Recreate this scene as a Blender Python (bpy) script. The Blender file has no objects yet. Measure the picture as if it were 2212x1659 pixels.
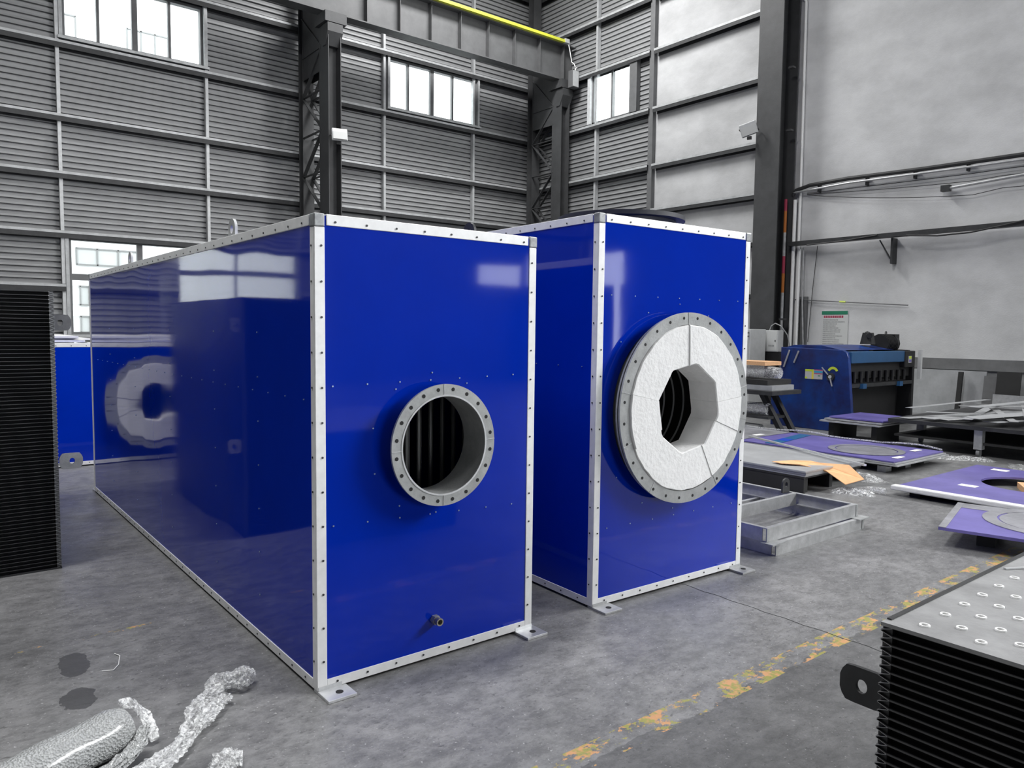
import bpy, math, random
from mathutils import Matrix, Vector
random.seed(7)
PI = math.pi
R = math.radians
scn = bpy.context.scene
COL = scn.collection

# ------------------------------------------------------------------ camera
cam = bpy.data.cameras.new('camera')
cam.sensor_width = 36.0
cam.lens = 1630.39 / 2212 * 36.0
cam.clip_start = 0.05
cam.clip_end = 300
camo = bpy.data.objects.new('camera', cam)
COL.objects.link(camo)
YAW, PITCH, ROLL = 0.6728, 0.0713, 0.0116
fw = Vector((math.sin(YAW) * math.cos(PITCH), math.cos(YAW) * math.cos(PITCH), -math.sin(PITCH)))
rt = Vector((math.cos(YAW), -math.sin(YAW), 0))
up = rt.cross(fw)
rr = rt * math.cos(ROLL) + up * math.sin(ROLL)
uu = up * math.cos(ROLL) - rt * math.sin(ROLL)
M = Matrix((rr, uu, -fw)).transposed().to_4x4()
M.translation = Vector((-1.3376, -3.0123, 1.595))
camo.matrix_world = M
scn.camera = camo
scn.cycles.max_bounces = 6
scn.cycles.diffuse_bounces = 3
scn.cycles.adaptive_threshold = 0.02
scn.cycles.glossy_bounces = 3
scn.cycles.transparent_max_bounces = 10
scn.cycles.caustics_reflective = False
scn.cycles.caustics_refractive = False

# ------------------------------------------------------------------ world: bright overcast sky
world = bpy.data.worlds.new('overcast_sky')
scn.world = world
world.use_nodes = True
bg = world.node_tree.nodes['Background']
bg.inputs[0].default_value = (0.93, 0.97, 1.0, 1)
bg.inputs[1].default_value = 5.0

# ------------------------------------------------------------------ area lights: unseen roof strips and two added wall openings
def area(name, loc, sx, sy, power, rot=(0, 0, 0), col=(1, 1, 1)):
    l = bpy.data.lights.new(name, 'AREA')
    l.shape = 'RECTANGLE'
    l.size = sx
    l.size_y = sy
    l.energy = power
    l.color = col
    o = bpy.data.objects.new(name, l)
    o.location = loc
    o.rotation_euler = rot
    COL.objects.link(o)
    return o
ROOF = 13.2
XWALL = 15.05
SKY = ((-10.0, 2.0, 8.0, 60), (-4.0, 0.0, 7.0, 160), (1.5, -5.0, 1.0, 1050), (8.0, 5.0, 9.0, 200), (11.6, 8.0, 12.0, 760))   # y, x0, x1, power of unseen strips spread to balance the light
for ys, xa, xb, pw in SKY:
    area('roof_fill', ((xa + xb) / 2, ys, ROOF - 0.12), xb - xa, 1.3, pw)
area('high_side_fill', (XWALL - 0.05, -8.5, 9.6), 9.0, 3.4, 2300, (R(90), 0, R(90)))     # unseen high opening in the right wall, added to light the fronts
area('low_back_fill', (3.7, -16.95, 2.3), 6.4, 4.5, 2900, (R(90), 0, R(180)))          # unseen back wall opening, added as low frontal fill

scn.view_settings.view_transform = 'Standard'
scn.view_settings.look = 'None'
scn.view_settings.exposure = 0.53
scn.view_settings.gamma = 1.0
scn.view_settings.use_curve_mapping = False

# ------------------------------------------------------------------ materials
MAT = {}
def mat(name, col, rough=0.5, metal=0.0, var=0.0, scale=4.0, bump=0.0, bscale=40.0, coat=0.0, spec=0.5, stretch=None, dark=None, thr=None, sheen=0):
    """plain procedural surface: colour with noise variation plus fine relief"""
    m = bpy.data.materials.new(name)
    m.use_nodes = True
    nt = m.node_tree
    b = nt.nodes['Principled BSDF']
    b.inputs['Roughness'].default_value = rough
    b.inputs['Metallic'].default_value = metal
    b.inputs['Specular IOR Level'].default_value = spec
    b.inputs['Coat Weight'].default_value = coat
    b.inputs['Coat Roughness'].default_value = 0.04
    c = (*col, 1)
    b.inputs['Base Color'].default_value = c
    tc = nt.nodes.new('ShaderNodeTexCoord')
    vec = tc.outputs['Object']
    if stretch:
        mp = nt.nodes.new('ShaderNodeMapping')
        mp.inputs['Scale'].default_value = stretch
        nt.links.new(vec, mp.inputs[0])
        vec = mp.outputs[0]
    if var > 0:
        n = nt.nodes.new('ShaderNodeTexNoise')
        n.inputs['Scale'].default_value = scale
        n.inputs['Detail'].default_value = 6
        n.inputs['Roughness'].default_value = 0.65
        nt.links.new(vec, n.inputs['Vector'])
        r = nt.nodes.new('ShaderNodeValToRGB')
        d = dark if dark else tuple(x * (1 - var) for x in col)
        hi = tuple(min(1, x * (1 + var * 0.6)) for x in col)
        lo, hi_t = thr if thr else (0.3, 0.7)
        r.color_ramp.elements[0].position = lo
        r.color_ramp.elements[1].position = hi_t
        r.color_ramp.elements[0].color = (*d, 1)
        r.color_ramp.elements[1].color = (*hi, 1)
        nt.links.new(n.outputs['Fac'], r.inputs[0])
        nt.links.new(r.outputs[0], b.inputs['Base Color'])
    if bump > 0:
        n2 = nt.nodes.new('ShaderNodeTexNoise')
        n2.inputs['Scale'].default_value = bscale
        n2.inputs['Detail'].default_value = 4
        nt.links.new(vec, n2.inputs['Vector'])
        bp = nt.nodes.new('ShaderNodeBump')
        bp.inputs['Strength'].default_value = bump
        bp.inputs['Distance'].default_value = 0.01
        nt.links.new(n2.outputs['Fac'], bp.inputs['Height'])
        nt.links.new(bp.outputs[0], b.inputs['Normal'])
    MAT[name] = m
    return m

mat('blue_panel', (0.0004, 0.024, 0.42), 0.055, 0, 0.08, 1.6, 0, coat=0.12, spec=0.34)
mat('aluminium', (0.93, 0.933, 0.935), 0.45, 0.15, 0.08, 12)
mat('corner_metal', (0.36, 0.37, 0.38), 0.4, 0.5, 0.3, 30)
mat('screw_dark', (0.06, 0.06, 0.065), 0.4, 0.6)
mat('screw_bright', (0.35, 0.45, 0.62), 0.3, 0.5)
mat('galvanised', (0.47, 0.475, 0.48), 0.45, 0.45, 0.25, 9, 0.15, 60)
mat('bright_steel', (0.72, 0.73, 0.74), 0.35, 0.6, 0.15, 20)
mat('dark_steel', (0.045, 0.046, 0.048), 0.5, 0.3, 0.3, 7)
mat('column_paint', (0.055, 0.056, 0.058), 0.55, 0, 0.25, 3, 0.1, 50)
mat('flange_grey', (0.40, 0.41, 0.41), 0.5, 0.25, 0.2, 14, 0.15, 70)
mat('insulation', (0.93, 0.93, 0.925), 0.95, 0, 0.05, 14, 0.45, 38, spec=0.1)
mat('interior_black', (0.012, 0.012, 0.013), 0.8)
mat('tube_dark', (0.20, 0.20, 0.202), 0.4, 0.4)
mat('ring_edge', (0.42, 0.43, 0.44), 0.4, 0.6)
mat('fin_core', (0.006, 0.006, 0.006), 0.85)
mat('fin_sheet', (0.10, 0.10, 0.103), 0.4, 0.6, 0.2, 20)
mat('fin_tip', (0.55, 0.56, 0.57), 0.35, 0.6)
mat('cover_plate', (0.30, 0.302, 0.305), 0.55, 0.3, 0.3, 5, 0.1, 80)
mat('corrugated', (0.32, 0.324, 0.328), 0.55, 0.15, 0.18, 2.2, 0, stretch=(0.5, 0.5, 2.5))
mat('girt_shade', (0.045, 0.046, 0.048), 0.6, 0.1, 0.3, 5)  # shade under the girts, painted in as near-black colour
mat('back_wall', (0.12, 0.122, 0.125), 0.9, 0, 0.2, 0.6)
mat('girt_steel', (0.50, 0.51, 0.515), 0.5, 0.2, 0.25, 5)
mat('frame_grey', (0.15, 0.152, 0.155), 0.55, 0.1, 0.15, 6)
mat('post_white', (0.62, 0.63, 0.635), 0.5, 0.1, 0.15, 8)
mat('white_pipe', (0.92, 0.92, 0.91), 0.4)
mat('plaster', (0.62, 0.622, 0.625), 0.9, 0, 0.17, 0.55, 0.25, 30, stretch=(1, 1, 1.7), thr=(0.35, 0.65), spec=0.2)
mat('liner_panel', (0.53, 0.533, 0.536), 0.85, 0, 0.16, 0.7, 0.2, 20, stretch=(1, 1, 1.9), thr=(0.35, 0.65), spec=0.2)
mat('dado_grey', (0.19, 0.193, 0.196), 0.8, 0, 0.3, 2.0)
mat('lower_wall', (0.34, 0.345, 0.35), 0.85, 0, 0.2, 1.2)
mat('ceiling_white', (0.16, 0.162, 0.165), 0.8, 0, 0.1, 0.6)
mat('beam_grey', (0.10, 0.101, 0.103), 0.6, 0, 0.2, 3)
mat('yellow_rail', (0.62, 0.64, 0.06), 0.5, 0, 0.12, 30)
mat('lamp_grey', (0.62, 0.63, 0.63), 0.5, 0.2, 0.08, 10)
mat('lamp_dark', (0.05, 0.05, 0.05), 0.6)
mat('cable_black', (0.025, 0.025, 0.026), 0.6)
mat('pipe_red', (0.35, 0.03, 0.07), 0.5)
mat('pipe_orange', (0.45, 0.14, 0.02), 0.5)
mat('poster_white', (0.60, 0.61, 0.60), 0.6)
mat('poster_green', (0.02, 0.20, 0.11), 0.6)
mat('poster_red', (0.40, 0.04, 0.09), 0.6)
mat('poster_ink', (0.28, 0.285, 0.29), 0.7)
mat('machine_blue', (0.002, 0.036, 0.19), 0.45, 0, 0.45, 3.0, coat=0.1, dark=(0.010, 0.010, 0.07))
mat('machine_light_blue', (0.02, 0.085, 0.20), 0.4, 0, 0.2, 2)
mat('machine_black', (0.014, 0.014, 0.015), 0.6, 0.1, 0.3, 10)
mat('sticker_yellow', (0.75, 0.62, 0.08), 0.5)
mat('sticker_lime', (0.55, 0.68, 0.05), 0.5)
mat('sticker_cyan', (0.05, 0.35, 0.55), 0.5)
mat('sticker_red', (0.50, 0.05, 0.15), 0.5)
mat('sticker_grey', (0.5, 0.5, 0.5), 0.5)
mat('cardboard', (0.82, 0.46, 0.23), 0.85, 0, 0.12, 8)
mat('timber', (0.72, 0.42, 0.22), 0.8, 0, 0.25, 10, stretch=(1, 8, 8))
mat('sheet_steel', (0.48, 0.49, 0.50), 0.4, 0.4, 0.2, 3)
mat('scrap_steel', (0.52, 0.53, 0.54), 0.4, 0.5, 0.3, 5)
mat('violet_panel', (0.165, 0.140, 0.41), 0.35, 0, 0.22, 2.2, coat=0.2, dark=(0.105, 0.088, 0.29))
mat('violet_film', (0.30, 0.30, 0.325), 0.3, 0, 0.35, 5, 0.3, 30, coat=0.3)
mat('teal_strip', (0.012, 0.10, 0.24), 0.4)
mat('blue_strip', (0.006, 0.05, 0.45), 0.4)
mat('paper_white', (0.85, 0.85, 0.83), 0.8)
mat('white_foam', (0.78, 0.78, 0.78), 0.6, 0, 0.1, 10, 0.4, 30)
mat('brass', (0.45, 0.42, 0.34), 0.35, 0.7)
mat('facade_white', (0.80, 0.80, 0.80), 0.9)
mat('facade_grey', (0.22, 0.22, 0.22), 0.9)
mat('facade_pane', (0.46, 0.463, 0.463), 0.8)
mat('outer_ground', (0.4, 0.4, 0.4), 0.9)
mat('black_board', (0.02, 0.02, 0.02), 0.7, 0, 0.3, 4)

def film_mat(name, alpha, colr, rough=0.25, bump=0.6, bscale=60, emboss=False):
    """crumpled translucent plastic: white sheen over a partly clear body"""
    m = bpy.data.materials.new(name)
    m.use_nodes = True
    nt = m.node_tree
    b = nt.nodes['Principled BSDF']
    b.inputs['Base Color'].default_value = (*colr, 1)
    b.inputs['Roughness'].default_value = rough
    b.inputs['Alpha'].default_value = alpha
    b.inputs['Coat Weight'].default_value = 0.5
    b.inputs['Coat Roughness'].default_value = 0.12
    tc = nt.nodes.new('ShaderNodeTexCoord')
    if emboss:
        n = nt.nodes.new('ShaderNodeTexVoronoi')
        n.inputs['Scale'].default_value = bscale
        out = n.outputs['Distance']
    else:
        n = nt.nodes.new('ShaderNodeTexNoise')
        n.inputs['Scale'].default_value = bscale
        n.inputs['Detail'].default_value = 3
        n.inputs['Distortion'].default_value = 1.5
        out = n.outputs['Fac']
    nt.links.new(tc.outputs['Object'], n.inputs['Vector'])
    bp = nt.nodes.new('ShaderNodeBump')
    bp.inputs['Strength'].default_value = bump
    bp.inputs['Distance'].default_value = 0.012
    nt.links.new(out, bp.inputs['Height'])
    nt.links.new(bp.outputs[0], b.inputs['Normal'])
    if alpha < 0.9:
        n3 = nt.nodes.new('ShaderNodeTexNoise')
        n3.inputs['Scale'].default_value = 28
        n3.inputs['Detail'].default_value = 5
        n3.inputs['Distortion'].default_value = 2.5
        nt.links.new(tc.outputs['Object'], n3.inputs['Vector'])
        r3 = nt.nodes.new('ShaderNodeValToRGB')
        r3.color_ramp.elements[0].position = 0.42
        r3.color_ramp.elements[1].position = 0.66
        r3.color_ramp.elements[0].color = (0.10, 0.10, 0.10, 1)
        r3.color_ramp.elements[1].color = (0.85, 0.85, 0.85, 1)
        nt.links.new(n3.outputs['Fac'], r3.inputs[0])
        nt.links.new(r3.outputs[0], b.inputs['Alpha'])
    MAT[name] = m
film_mat('clear_film', 0.42, (0.80, 0.81, 0.81), 0.14, 0.35, 70)
film_mat('bubble_wrap', 0.95, (0.44, 0.45, 0.45), 0.3, 0.8, 120, True)

def glass_mat():
    m = bpy.data.materials.new('window_glass')
    m.use_nodes = True
    nt = m.node_tree
    nt.nodes.clear()
    o = nt.nodes.new('ShaderNodeOutputMaterial')
    t = nt.nodes.new('ShaderNodeBsdfTransparent')
    t.inputs[0].default_value = (0.92, 0.94, 0.93, 1)
    g = nt.nodes.new('ShaderNodeBsdfGlossy')
    g.inputs['Roughness'].default_value = 0.02
    mx = nt.nodes.new('ShaderNodeMixShader')
    mx.inputs[0].default_value = 0.06
    nt.links.new(t.outputs[0], mx.inputs[1])
    nt.links.new(g.outputs[0], mx.inputs[2])
    nt.links.new(mx.outputs[0], o.inputs[0])
    MAT['window_glass'] = m
glass_mat()

def floor_mat():
    """worn concrete: mottling, fine dirt, two oil marks, remains of two yellow painted lines"""
    m = bpy.data.materials.new('worn_concrete')
    m.use_nodes = True
    nt = m.node_tree
    L = nt.links.new
    b = nt.nodes['Principled BSDF']
    tc = nt.nodes.new('ShaderNodeTexCoord')
    P = tc.outputs['Object']
    def noise(scale, detail=6, rough=0.6, vec=P, dist=0.0):
        n = nt.nodes.new('ShaderNodeTexNoise')
        n.inputs['Scale'].default_value = scale
        n.inputs['Detail'].default_value = detail
        n.inputs['Roughness'].default_value = rough
        n.inputs['Distortion'].default_value = dist
        L(vec, n.inputs['Vector'])
        return n.outputs['Fac']
    def ramp(fac, p0, c0, p1, c1):
        r = nt.nodes.new('ShaderNodeValToRGB')
        r.color_ramp.elements[0].position = p0
        r.color_ramp.elements[1].position = p1
        r.color_ramp.elements[0].color = (*c0, 1) if not isinstance(c0, float) else (c0, c0, c0, 1)
        r.color_ramp.elements[1].color = (*c1, 1) if not isinstance(c1, float) else (c1, c1, c1, 1)
        L(fac, r.inputs[0])
        return r.outputs[0]
    def mth(op, a, c=None):
        n = nt.nodes.new('ShaderNodeMath')
        n.operation = op
        for i, v in enumerate((a, c)):
            if v is None:
                continue
            if isinstance(v, (int, float)):
                n.inputs[i].default_value = v
            else:
                L(v, n.inputs[i])
        return n.outputs[0]
    def mix(fac, a, c):
        n = nt.nodes.new('ShaderNodeMix')
        n.data_type = 'RGBA'
        L(fac, n.inputs[0])
        for i, v in ((6, a), (7, c)):
            if isinstance(v, tuple):
                n.inputs[i].default_value = (*v, 1)
            else:
                L(v, n.inputs[i])
        return n.outputs[2]
    mp = nt.nodes.new('ShaderNodeMapping')
    mp.inputs['Rotation'].default_value = (0, 0, R(8))
    mp.inputs['Scale'].default_value = (0.85, 1.3, 1)
    L(P, mp.inputs[0])
    base = ramp(noise(1.1, 7, 0.62), 0.32, (0.148, 0.149, 0.150), 0.70, (0.240, 0.240, 0.240))
    wear = ramp(noise(8.5, 12, 0.85, mp.outputs[0]), 0.42, 0.66, 0.58, 1.14)
    n = nt.nodes.new('ShaderNodeMix')
    n.data_type = 'RGBA'
    n.blend_type = 'MULTIPLY'
    n.inputs[0].default_value = 1
    L(base, n.inputs[6])
    L(wear, n.inputs[7])
    col = n.outputs[2]
    speck = ramp(noise(55, 3, 0.6), 0.655, 0.0, 0.69, 1.0)
    col = mix(mth('MULTIPLY', speck, 0.6), col, (0.5, 0.5, 0.5))
    dirt = ramp(noise(33, 4, 0.6, mp.outputs[0]), 0.34, 1.0, 0.39, 0.0)
    col = mix(mth('MULTIPLY', dirt, 0.65), col, (0.075, 0.075, 0.075))
    sx = nt.nodes.new('ShaderNodeSeparateXYZ')
    L(P, sx.inputs[0])
    X, Y = sx.outputs[0], sx.outputs[1]
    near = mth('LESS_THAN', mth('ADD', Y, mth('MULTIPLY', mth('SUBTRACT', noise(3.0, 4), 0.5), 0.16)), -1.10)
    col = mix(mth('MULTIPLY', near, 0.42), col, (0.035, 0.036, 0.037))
    # worn yellow lines running along x
    for (yc, hw, x0, x1, cut) in ((-1.06, 0.066, -2.5, 9.0, 0.515), (1.27, 0.026, -1.0, -0.15, 0.60)):
        wob = mth('MULTIPLY', mth('SUBTRACT', noise(2.0, 2), 0.5), 0.03)
        d = mth('ABSOLUTE', mth('SUBTRACT', mth('ADD', Y, wob), yc))
        inl = mth('LESS_THAN', d, hw)
        inx = mth('MULTIPLY', mth('GREATER_THAN', X, x0), mth('LESS_THAN', X, x1))
        mp2 = nt.nodes.new('ShaderNodeMapping')
        mp2.inputs['Scale'].default_value = (1.0, 1.6, 1)
        L(P, mp2.inputs[0])
        worn = mth('GREATER_THAN', mth('ADD', noise(5.5, 8, 0.72, mp2.outputs[0]), mth('MULTIPLY', noise(60, 2), 0.10)), cut + 0.05)
        msk = mth('MULTIPLY', mth('MULTIPLY', inl, inx), worn)
        yel = ramp(noise(22, 2), 0.45, (0.30, 0.29, 0.07), 0.58, (0.58, 0.30, 0.13))
        col = mix(mth('MULTIPLY', msk, 0.85), col, yel)
    # two oil marks
    for (ox, oy, ra, rb) in ((-0.79, 0.965, 0.068, 0.14), (-0.83, 0.575, 0.066, 0.10)):
        u = mth('DIVIDE', mth('SUBTRACT', mth('ADD', X, mth('MULTIPLY', mth('SUBTRACT', noise(9, 3), 0.5), 0.10)), ox), ra)
        v = mth('DIVIDE', mth('SUBTRACT', mth('ADD', Y, mth('MULTIPLY', mth('SUBTRACT', noise(8, 3), 0.5), 0.12)), oy), rb)
        rad = mth('ADD', mth('MULTIPLY', u, u), mth('MULTIPLY', v, v))
        col = mix(mth('MULTIPLY', mth('LESS_THAN', rad, 1.0), 0.85), col, (0.06, 0.06, 0.062))
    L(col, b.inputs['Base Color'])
    L(ramp(noise(2.3, 5), 0.35, 0.34, 0.7, 0.52), b.inputs['Roughness'])
    b.inputs['Specular IOR Level'].default_value = 0.5
    bp = nt.nodes.new('ShaderNodeBump')
    bp.inputs['Strength'].default_value = 0.25
    bp.inputs['Distance'].default_value = 0.004
    L(noise(26, 6, 0.7), bp.inputs['Height'])
    L(bp.outputs[0], b.inputs['Normal'])
    MAT['worn_concrete'] = m
floor_mat()

# ------------------------------------------------------------------ mesh helpers
XF = {}
class MB:
    def __init__(s):
        s.v = []; s.f = []; s.mi = []; s.cur = 0
    def quad(s, *idx):
        s.f.append(tuple(idx)); s.mi.append(s.cur)
    def box(s, x0, x1, y0, y1, z0, z1):
        x0, x1 = min(x0, x1), max(x0, x1); y0, y1 = min(y0, y1), max(y0, y1); z0, z1 = min(z0, z1), max(z0, z1)
        b = len(s.v)
        s.v += [(x0, y0, z0), (x1, y0, z0), (x1, y1, z0), (x0, y1, z0), (x0, y0, z1), (x1, y0, z1), (x1, y1, z1), (x0, y1, z1)]
        for q in ((0, 3, 2, 1), (4, 5, 6, 7), (0, 1, 5, 4), (1, 2, 6, 5), (2, 3, 7, 6), (3, 0, 4, 7)):
            s.quad(*[b + i for i in q])
        return s
    def hexa(s, pts):
        """eight points: bottom four (ccw from above), top four"""
        b = len(s.v); s.v += [tuple(p) for p in pts]
        for q in ((0, 3, 2, 1), (4, 5, 6, 7), (0, 1, 5, 4), (1, 2, 6, 5), (2, 3, 7, 6), (3, 0, 4, 7)):
            s.quad(*[b + i for i in q])
        return s
    def beam(s, p, q, w, h, upv=(0, 0, 1)):
        p = Vector(p); q = Vector(q); d = (q - p).normalized()
        u = Vector(upv)
        if abs(d.dot(u)) > 0.98:
            u = Vector((1, 0, 0))
        a = d.cross(u).normalized() * (w / 2); c = a.cross(d).normalized() * (h / 2)
        b = len(s.v)
        for e in (p, q):
            s.v += [tuple(e - a - c), tuple(e + a - c), tuple(e + a + c), tuple(e - a + c)]
        for k in ((0, 1, 2, 3), (4, 7, 6, 5), (0, 4, 5, 1), (1, 5, 6, 2), (2, 6, 7, 3), (3, 7, 4, 0)):
            s.quad(*[b + i for i in k])
        return s
    def tube(s, path, rad, n=10, cap=True):
        pts = [Vector(p) for p in path]
        m = len(pts)
        rads = rad if isinstance(rad, (list, tuple)) else [rad] * m
        b = len(s.v)
        pa = None
        for i, p in enumerate(pts):
            d = (pts[min(i + 1, m - 1)] - pts[max(i - 1, 0)]).normalized()
            if pa is None:
                u = Vector((0, 0, 1)) if abs(d.z) < 0.9 else Vector((1, 0, 0))
                pa = d.cross(u).normalized()
            a = (pa - d * pa.dot(d)).normalized()
            pa = a
            c = d.cross(a)
            for k in range(n):
                t = 2 * PI * k / n
                s.v.append(tuple(p + (a * math.cos(t) + c * math.sin(t)) * rads[i]))
        for i in range(m - 1):
            for k in range(n):
                k2 = (k + 1) % n
                s.quad(b + i * n + k, b + i * n + k2, b + (i + 1) * n + k2, b + (i + 1) * n + k)
        if cap:
            s.quad(*[b + k for k in reversed(range(n))])
            s.quad(*[b + (m - 1) * n + k for k in range(n)])
        return s
    def ring(s, prof, n, center, axis='y', closed=True):
        """lathe: prof = [(radius, along)] turned about the axis through center"""
        b = len(s.v); m = len(prof)
        for k in range(n):
            t = 2 * PI * k / n
            for (r, a) in prof:
                if axis == 'y':
                    p = (r * math.cos(t), a, r * math.sin(t))
                elif axis == 'x':
                    p = (a, r * math.cos(t), r * math.sin(t))
                else:
                    p = (r * math.cos(t), r * math.sin(t), a)
                s.v.append((p[0] + center[0], p[1] + center[1], p[2] + center[2]))
        rng = range(m) if closed else range(m - 1)
        for k in range(n):
            k2 = (k + 1) % n
            for j in rng:
                j2 = (j + 1) % m
                s.quad(b + k * m + j, b + k2 * m + j, b + k2 * m + j2, b + k * m + j2)
        return s
    def prism(s, poly, axis, a0, a1):
        """polygon in the plane across the axis, extruded a0..a1"""
        b = len(s.v); n = len(poly)
        for a in (a0, a1):
            for (u, w) in poly:
                s.v.append((a, u, w) if axis == 'x' else (u, a, w) if axis == 'y' else (u, w, a))
        s.quad(*[b + i for i in reversed(range(n))])
        s.quad(*[b + n + i for i in range(n)])
        for i in range(n):
            j = (i + 1) % n
            s.quad(b + i, b + j, b + n + j, b + n + i)
        return s
    def mesh(s, name, mats, inv=None):
        me = bpy.data.meshes.new(name)
        vs = s.v if inv is None else [tuple(inv @ Vector(p)) for p in s.v]
        me.from_pydata(vs, [], s.f)
        for m in (mats if isinstance(mats, (list, tuple)) else [mats]):
            me.materials.append(MAT[m])
        if any(s.mi):
            me.polygons.foreach_set('material_index', s.mi)
        me.update()
        return me
    def build(s, name, mats, parent=None, world=False, smooth=False, bevel=0.0, loc=None):
        inv = None
        if parent is not None and world:
            inv = XF[parent.name].inverted()
        me = s.mesh(name, mats, inv)
        import bmesh
        bm = bmesh.new(); bm.from_mesh(me); bmesh.ops.recalc_face_normals(bm, faces=bm.faces); bm.to_mesh(me); bm.free()
        o = bpy.data.objects.new(name, me)
        COL.objects.link(o)
        if parent is not None:
            o.parent = parent
            XF[o.name] = XF[parent.name]
        else:
            XF[o.name] = Matrix.Identity(4)
        if loc is not None:
            o.location = loc
            XF[o.name] = XF[o.name] @ Matrix.Translation(loc)
        if smooth:
            me.polygons.foreach_set('use_smooth', [True] * len(me.polygons))
            me.set_sharp_from_angle(angle=R(38))
        if bevel > 0:
            bv = o.modifiers.new('bevel', 'BEVEL')
            bv.width = bevel; bv.segments = 2; bv.limit_method = 'ANGLE'; bv.angle_limit = R(50)
        return o

def thing(name, label, cat, loc=(0, 0, 0), rotz=0.0, group=None, kind=None):
    o = bpy.data.objects.new(name, None)
    o.empty_display_size = 0.1
    COL.objects.link(o)
    o.location = loc; o.rotation_euler = (0, 0, rotz)
    XF[o.name] = Matrix.Translation(loc) @ Matrix.Rotation(rotz, 4, 'Z')
    if kind:
        o['kind'] = kind
    if label:
        o['label'] = label
    if cat:
        o['category'] = cat
    if group:
        o['group'] = group
    return o
def tag(o, label, cat, group=None, kind=None):
    o['label'] = label; o['category'] = cat
    if group:
        o['group'] = group
    if kind:
        o['kind'] = kind
    return o
def dup(src, parent, loc):
    c = src.copy(); COL.objects.link(c); c.parent = parent; c.location = loc
    XF[c.name] = XF[parent.name] @ Matrix.Translation(loc)
    return c
def structure(o):
    o['kind'] = 'structure'
    return o

# ------------------------------------------------------------------ the hall
XW, YW = 15.05, 16.62            # right wall plane, left (far) wall plane
XL, YB = -13.0, -17.0            # the two walls behind the camera
structure(MB().box(XL - 0.2, XW + 0.3, YB - 0.2, YW + 0.3, -0.3, 0).build('floor', 'worn_concrete'))
fl = bpy.data.objects['floor']
# sawn joint in the slab, slightly uneven (a thin dark filler strip)
jp = []
for i in range(26):
    y = -0.02 - i * 0.06
    jp.append((2.44 + 0.006 * math.sin(i * 1.7) + 0.003 * random.random(), y))
mb = MB()
for (xa, ya), (xb, yb) in zip(jp[:-1], jp[1:]):
    b = len(mb.v); w = 0.0028
    mb.v += [(xa - w, ya, 0.0008), (xa + w, ya, 0.0008), (xb + w, yb, 0.0008), (xb - w, yb, 0.0008)]
    mb.quad(b, b + 1, b + 2, b + 3)
mb.build('joint', 'interior_black', fl)

# roof, with unseen strips placed for the light
ceil = structure(thing('ceiling', None, None, (0, 0, ROOF)))
edges = []
prev = YB - 0.2
for ys, xa, xb, _pw in SKY:
    MB().box(XL - 0.2, XW + 0.3, prev, ys - 0.7, ROOF, ROOF + 0.1).build('roof_sheet', 'ceiling_white', ceil, world=True)
    MB().box(XL - 0.2, xa - 0.1, ys - 0.7, ys + 0.7, ROOF, ROOF + 0.1).build('roof_sheet', 'ceiling_white', ceil, world=True)
    MB().box(xb + 0.1, XW + 0.3, ys - 0.7, ys + 0.7, ROOF, ROOF + 0.1).build('roof_sheet', 'ceiling_white', ceil, world=True)
    MB().box(xa - 0.1, xb + 0.1, ys - 0.7, ys + 0.7, ROOF + 0.02, ROOF + 0.05).build('roof_strip', 'white_foam', ceil, world=True)
    prev = ys + 0.7
MB().box(XL - 0.2, XW + 0.3, prev, YW + 0.3, ROOF, ROOF + 0.1).build('roof_sheet', 'ceiling_white', ceil, world=True)

# corrugated sheet: ribs run along the wall, profile repeats in z
PITCH_R, DEP = 0.131, 0.062
def ribs(z0, z1):
    pr = [(0.0, 0.0), (0.044, 0.006), (0.090, 0.0), (0.095, DEP), (0.124, DEP)]
    out = []
    k = math.floor(z0 / PITCH_R)
    while k * PITCH_R < z1:
        for (dz, d) in pr:
            z = k * PITCH_R + dz
            if z0 < z < z1:
                out.append((z, d))
        k += 1
    out = [(z0, out[0][1])] + out + [(z1, out[-1][1])]
    return out
def corr_left(par, x0, x1, z0, z1, y=YW):
    mb = MB(); pts = ribs(z0, z1)
    for (z, d) in pts:
        mb.v += [(x0, y + d, z), (x1, y + d, z)]
    for i in range(len(pts) - 1):
        mb.quad(2 * i, 2 * i + 1, 2 * i + 3, 2 * i + 2)
    return mb.build('corrugated_sheet', 'corrugated', par, world=True)
def corr_right(par, y0, y1, z0, z1):
    mb = MB(); pts = ribs(z0, z1)
    for (z, d) in pts:
        mb.v += [(XW + d, y0, z), (XW + d, y1, z)]
    for i in range(len(pts) - 1):
        mb.quad(2 * i, 2 * i + 1, 2 * i + 3, 2 * i + 2)
    return mb.build('corrugated_sheet', 'corrugated', par, world=True)

wl = structure(thing('wall_left', None, None, (0, YW, 0)))
def tiles(lo, hi, wins):
    """rects of the wall around window openings (u0,u1,z0,z1)"""
    us = sorted({lo, hi} | {w[0] for w in wins} | {w[1] for w in wins})
    for a, b in zip(us[:-1], us[1:]):
        ws = sorted([w for w in wins if w[0] < (a + b) / 2 < w[1]], key=lambda w: w[2])
        z = 0.0
        for w in ws:
            if w[2] - z > 0.05:
                yield a, b, z, w[2]
            z = w[3]
        yield a, b, z, ROOF
WIN_L = [(1.50, 4.50, 7.90, 9.32), (9.62, 12.70, 7.90, 9.32), (1.50, 4.50, 1.38, 3.56), (-6.9, -3.75, 2.12, 3.62), (-6.9, -3.9, 7.9, 9.32), (-12.2, -9.2, 7.9, 9.32)]
for (a, b, z0, z1) in tiles(XL, XW, WIN_L):
    corr_left(wl, a, b, z0, z1)
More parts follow.
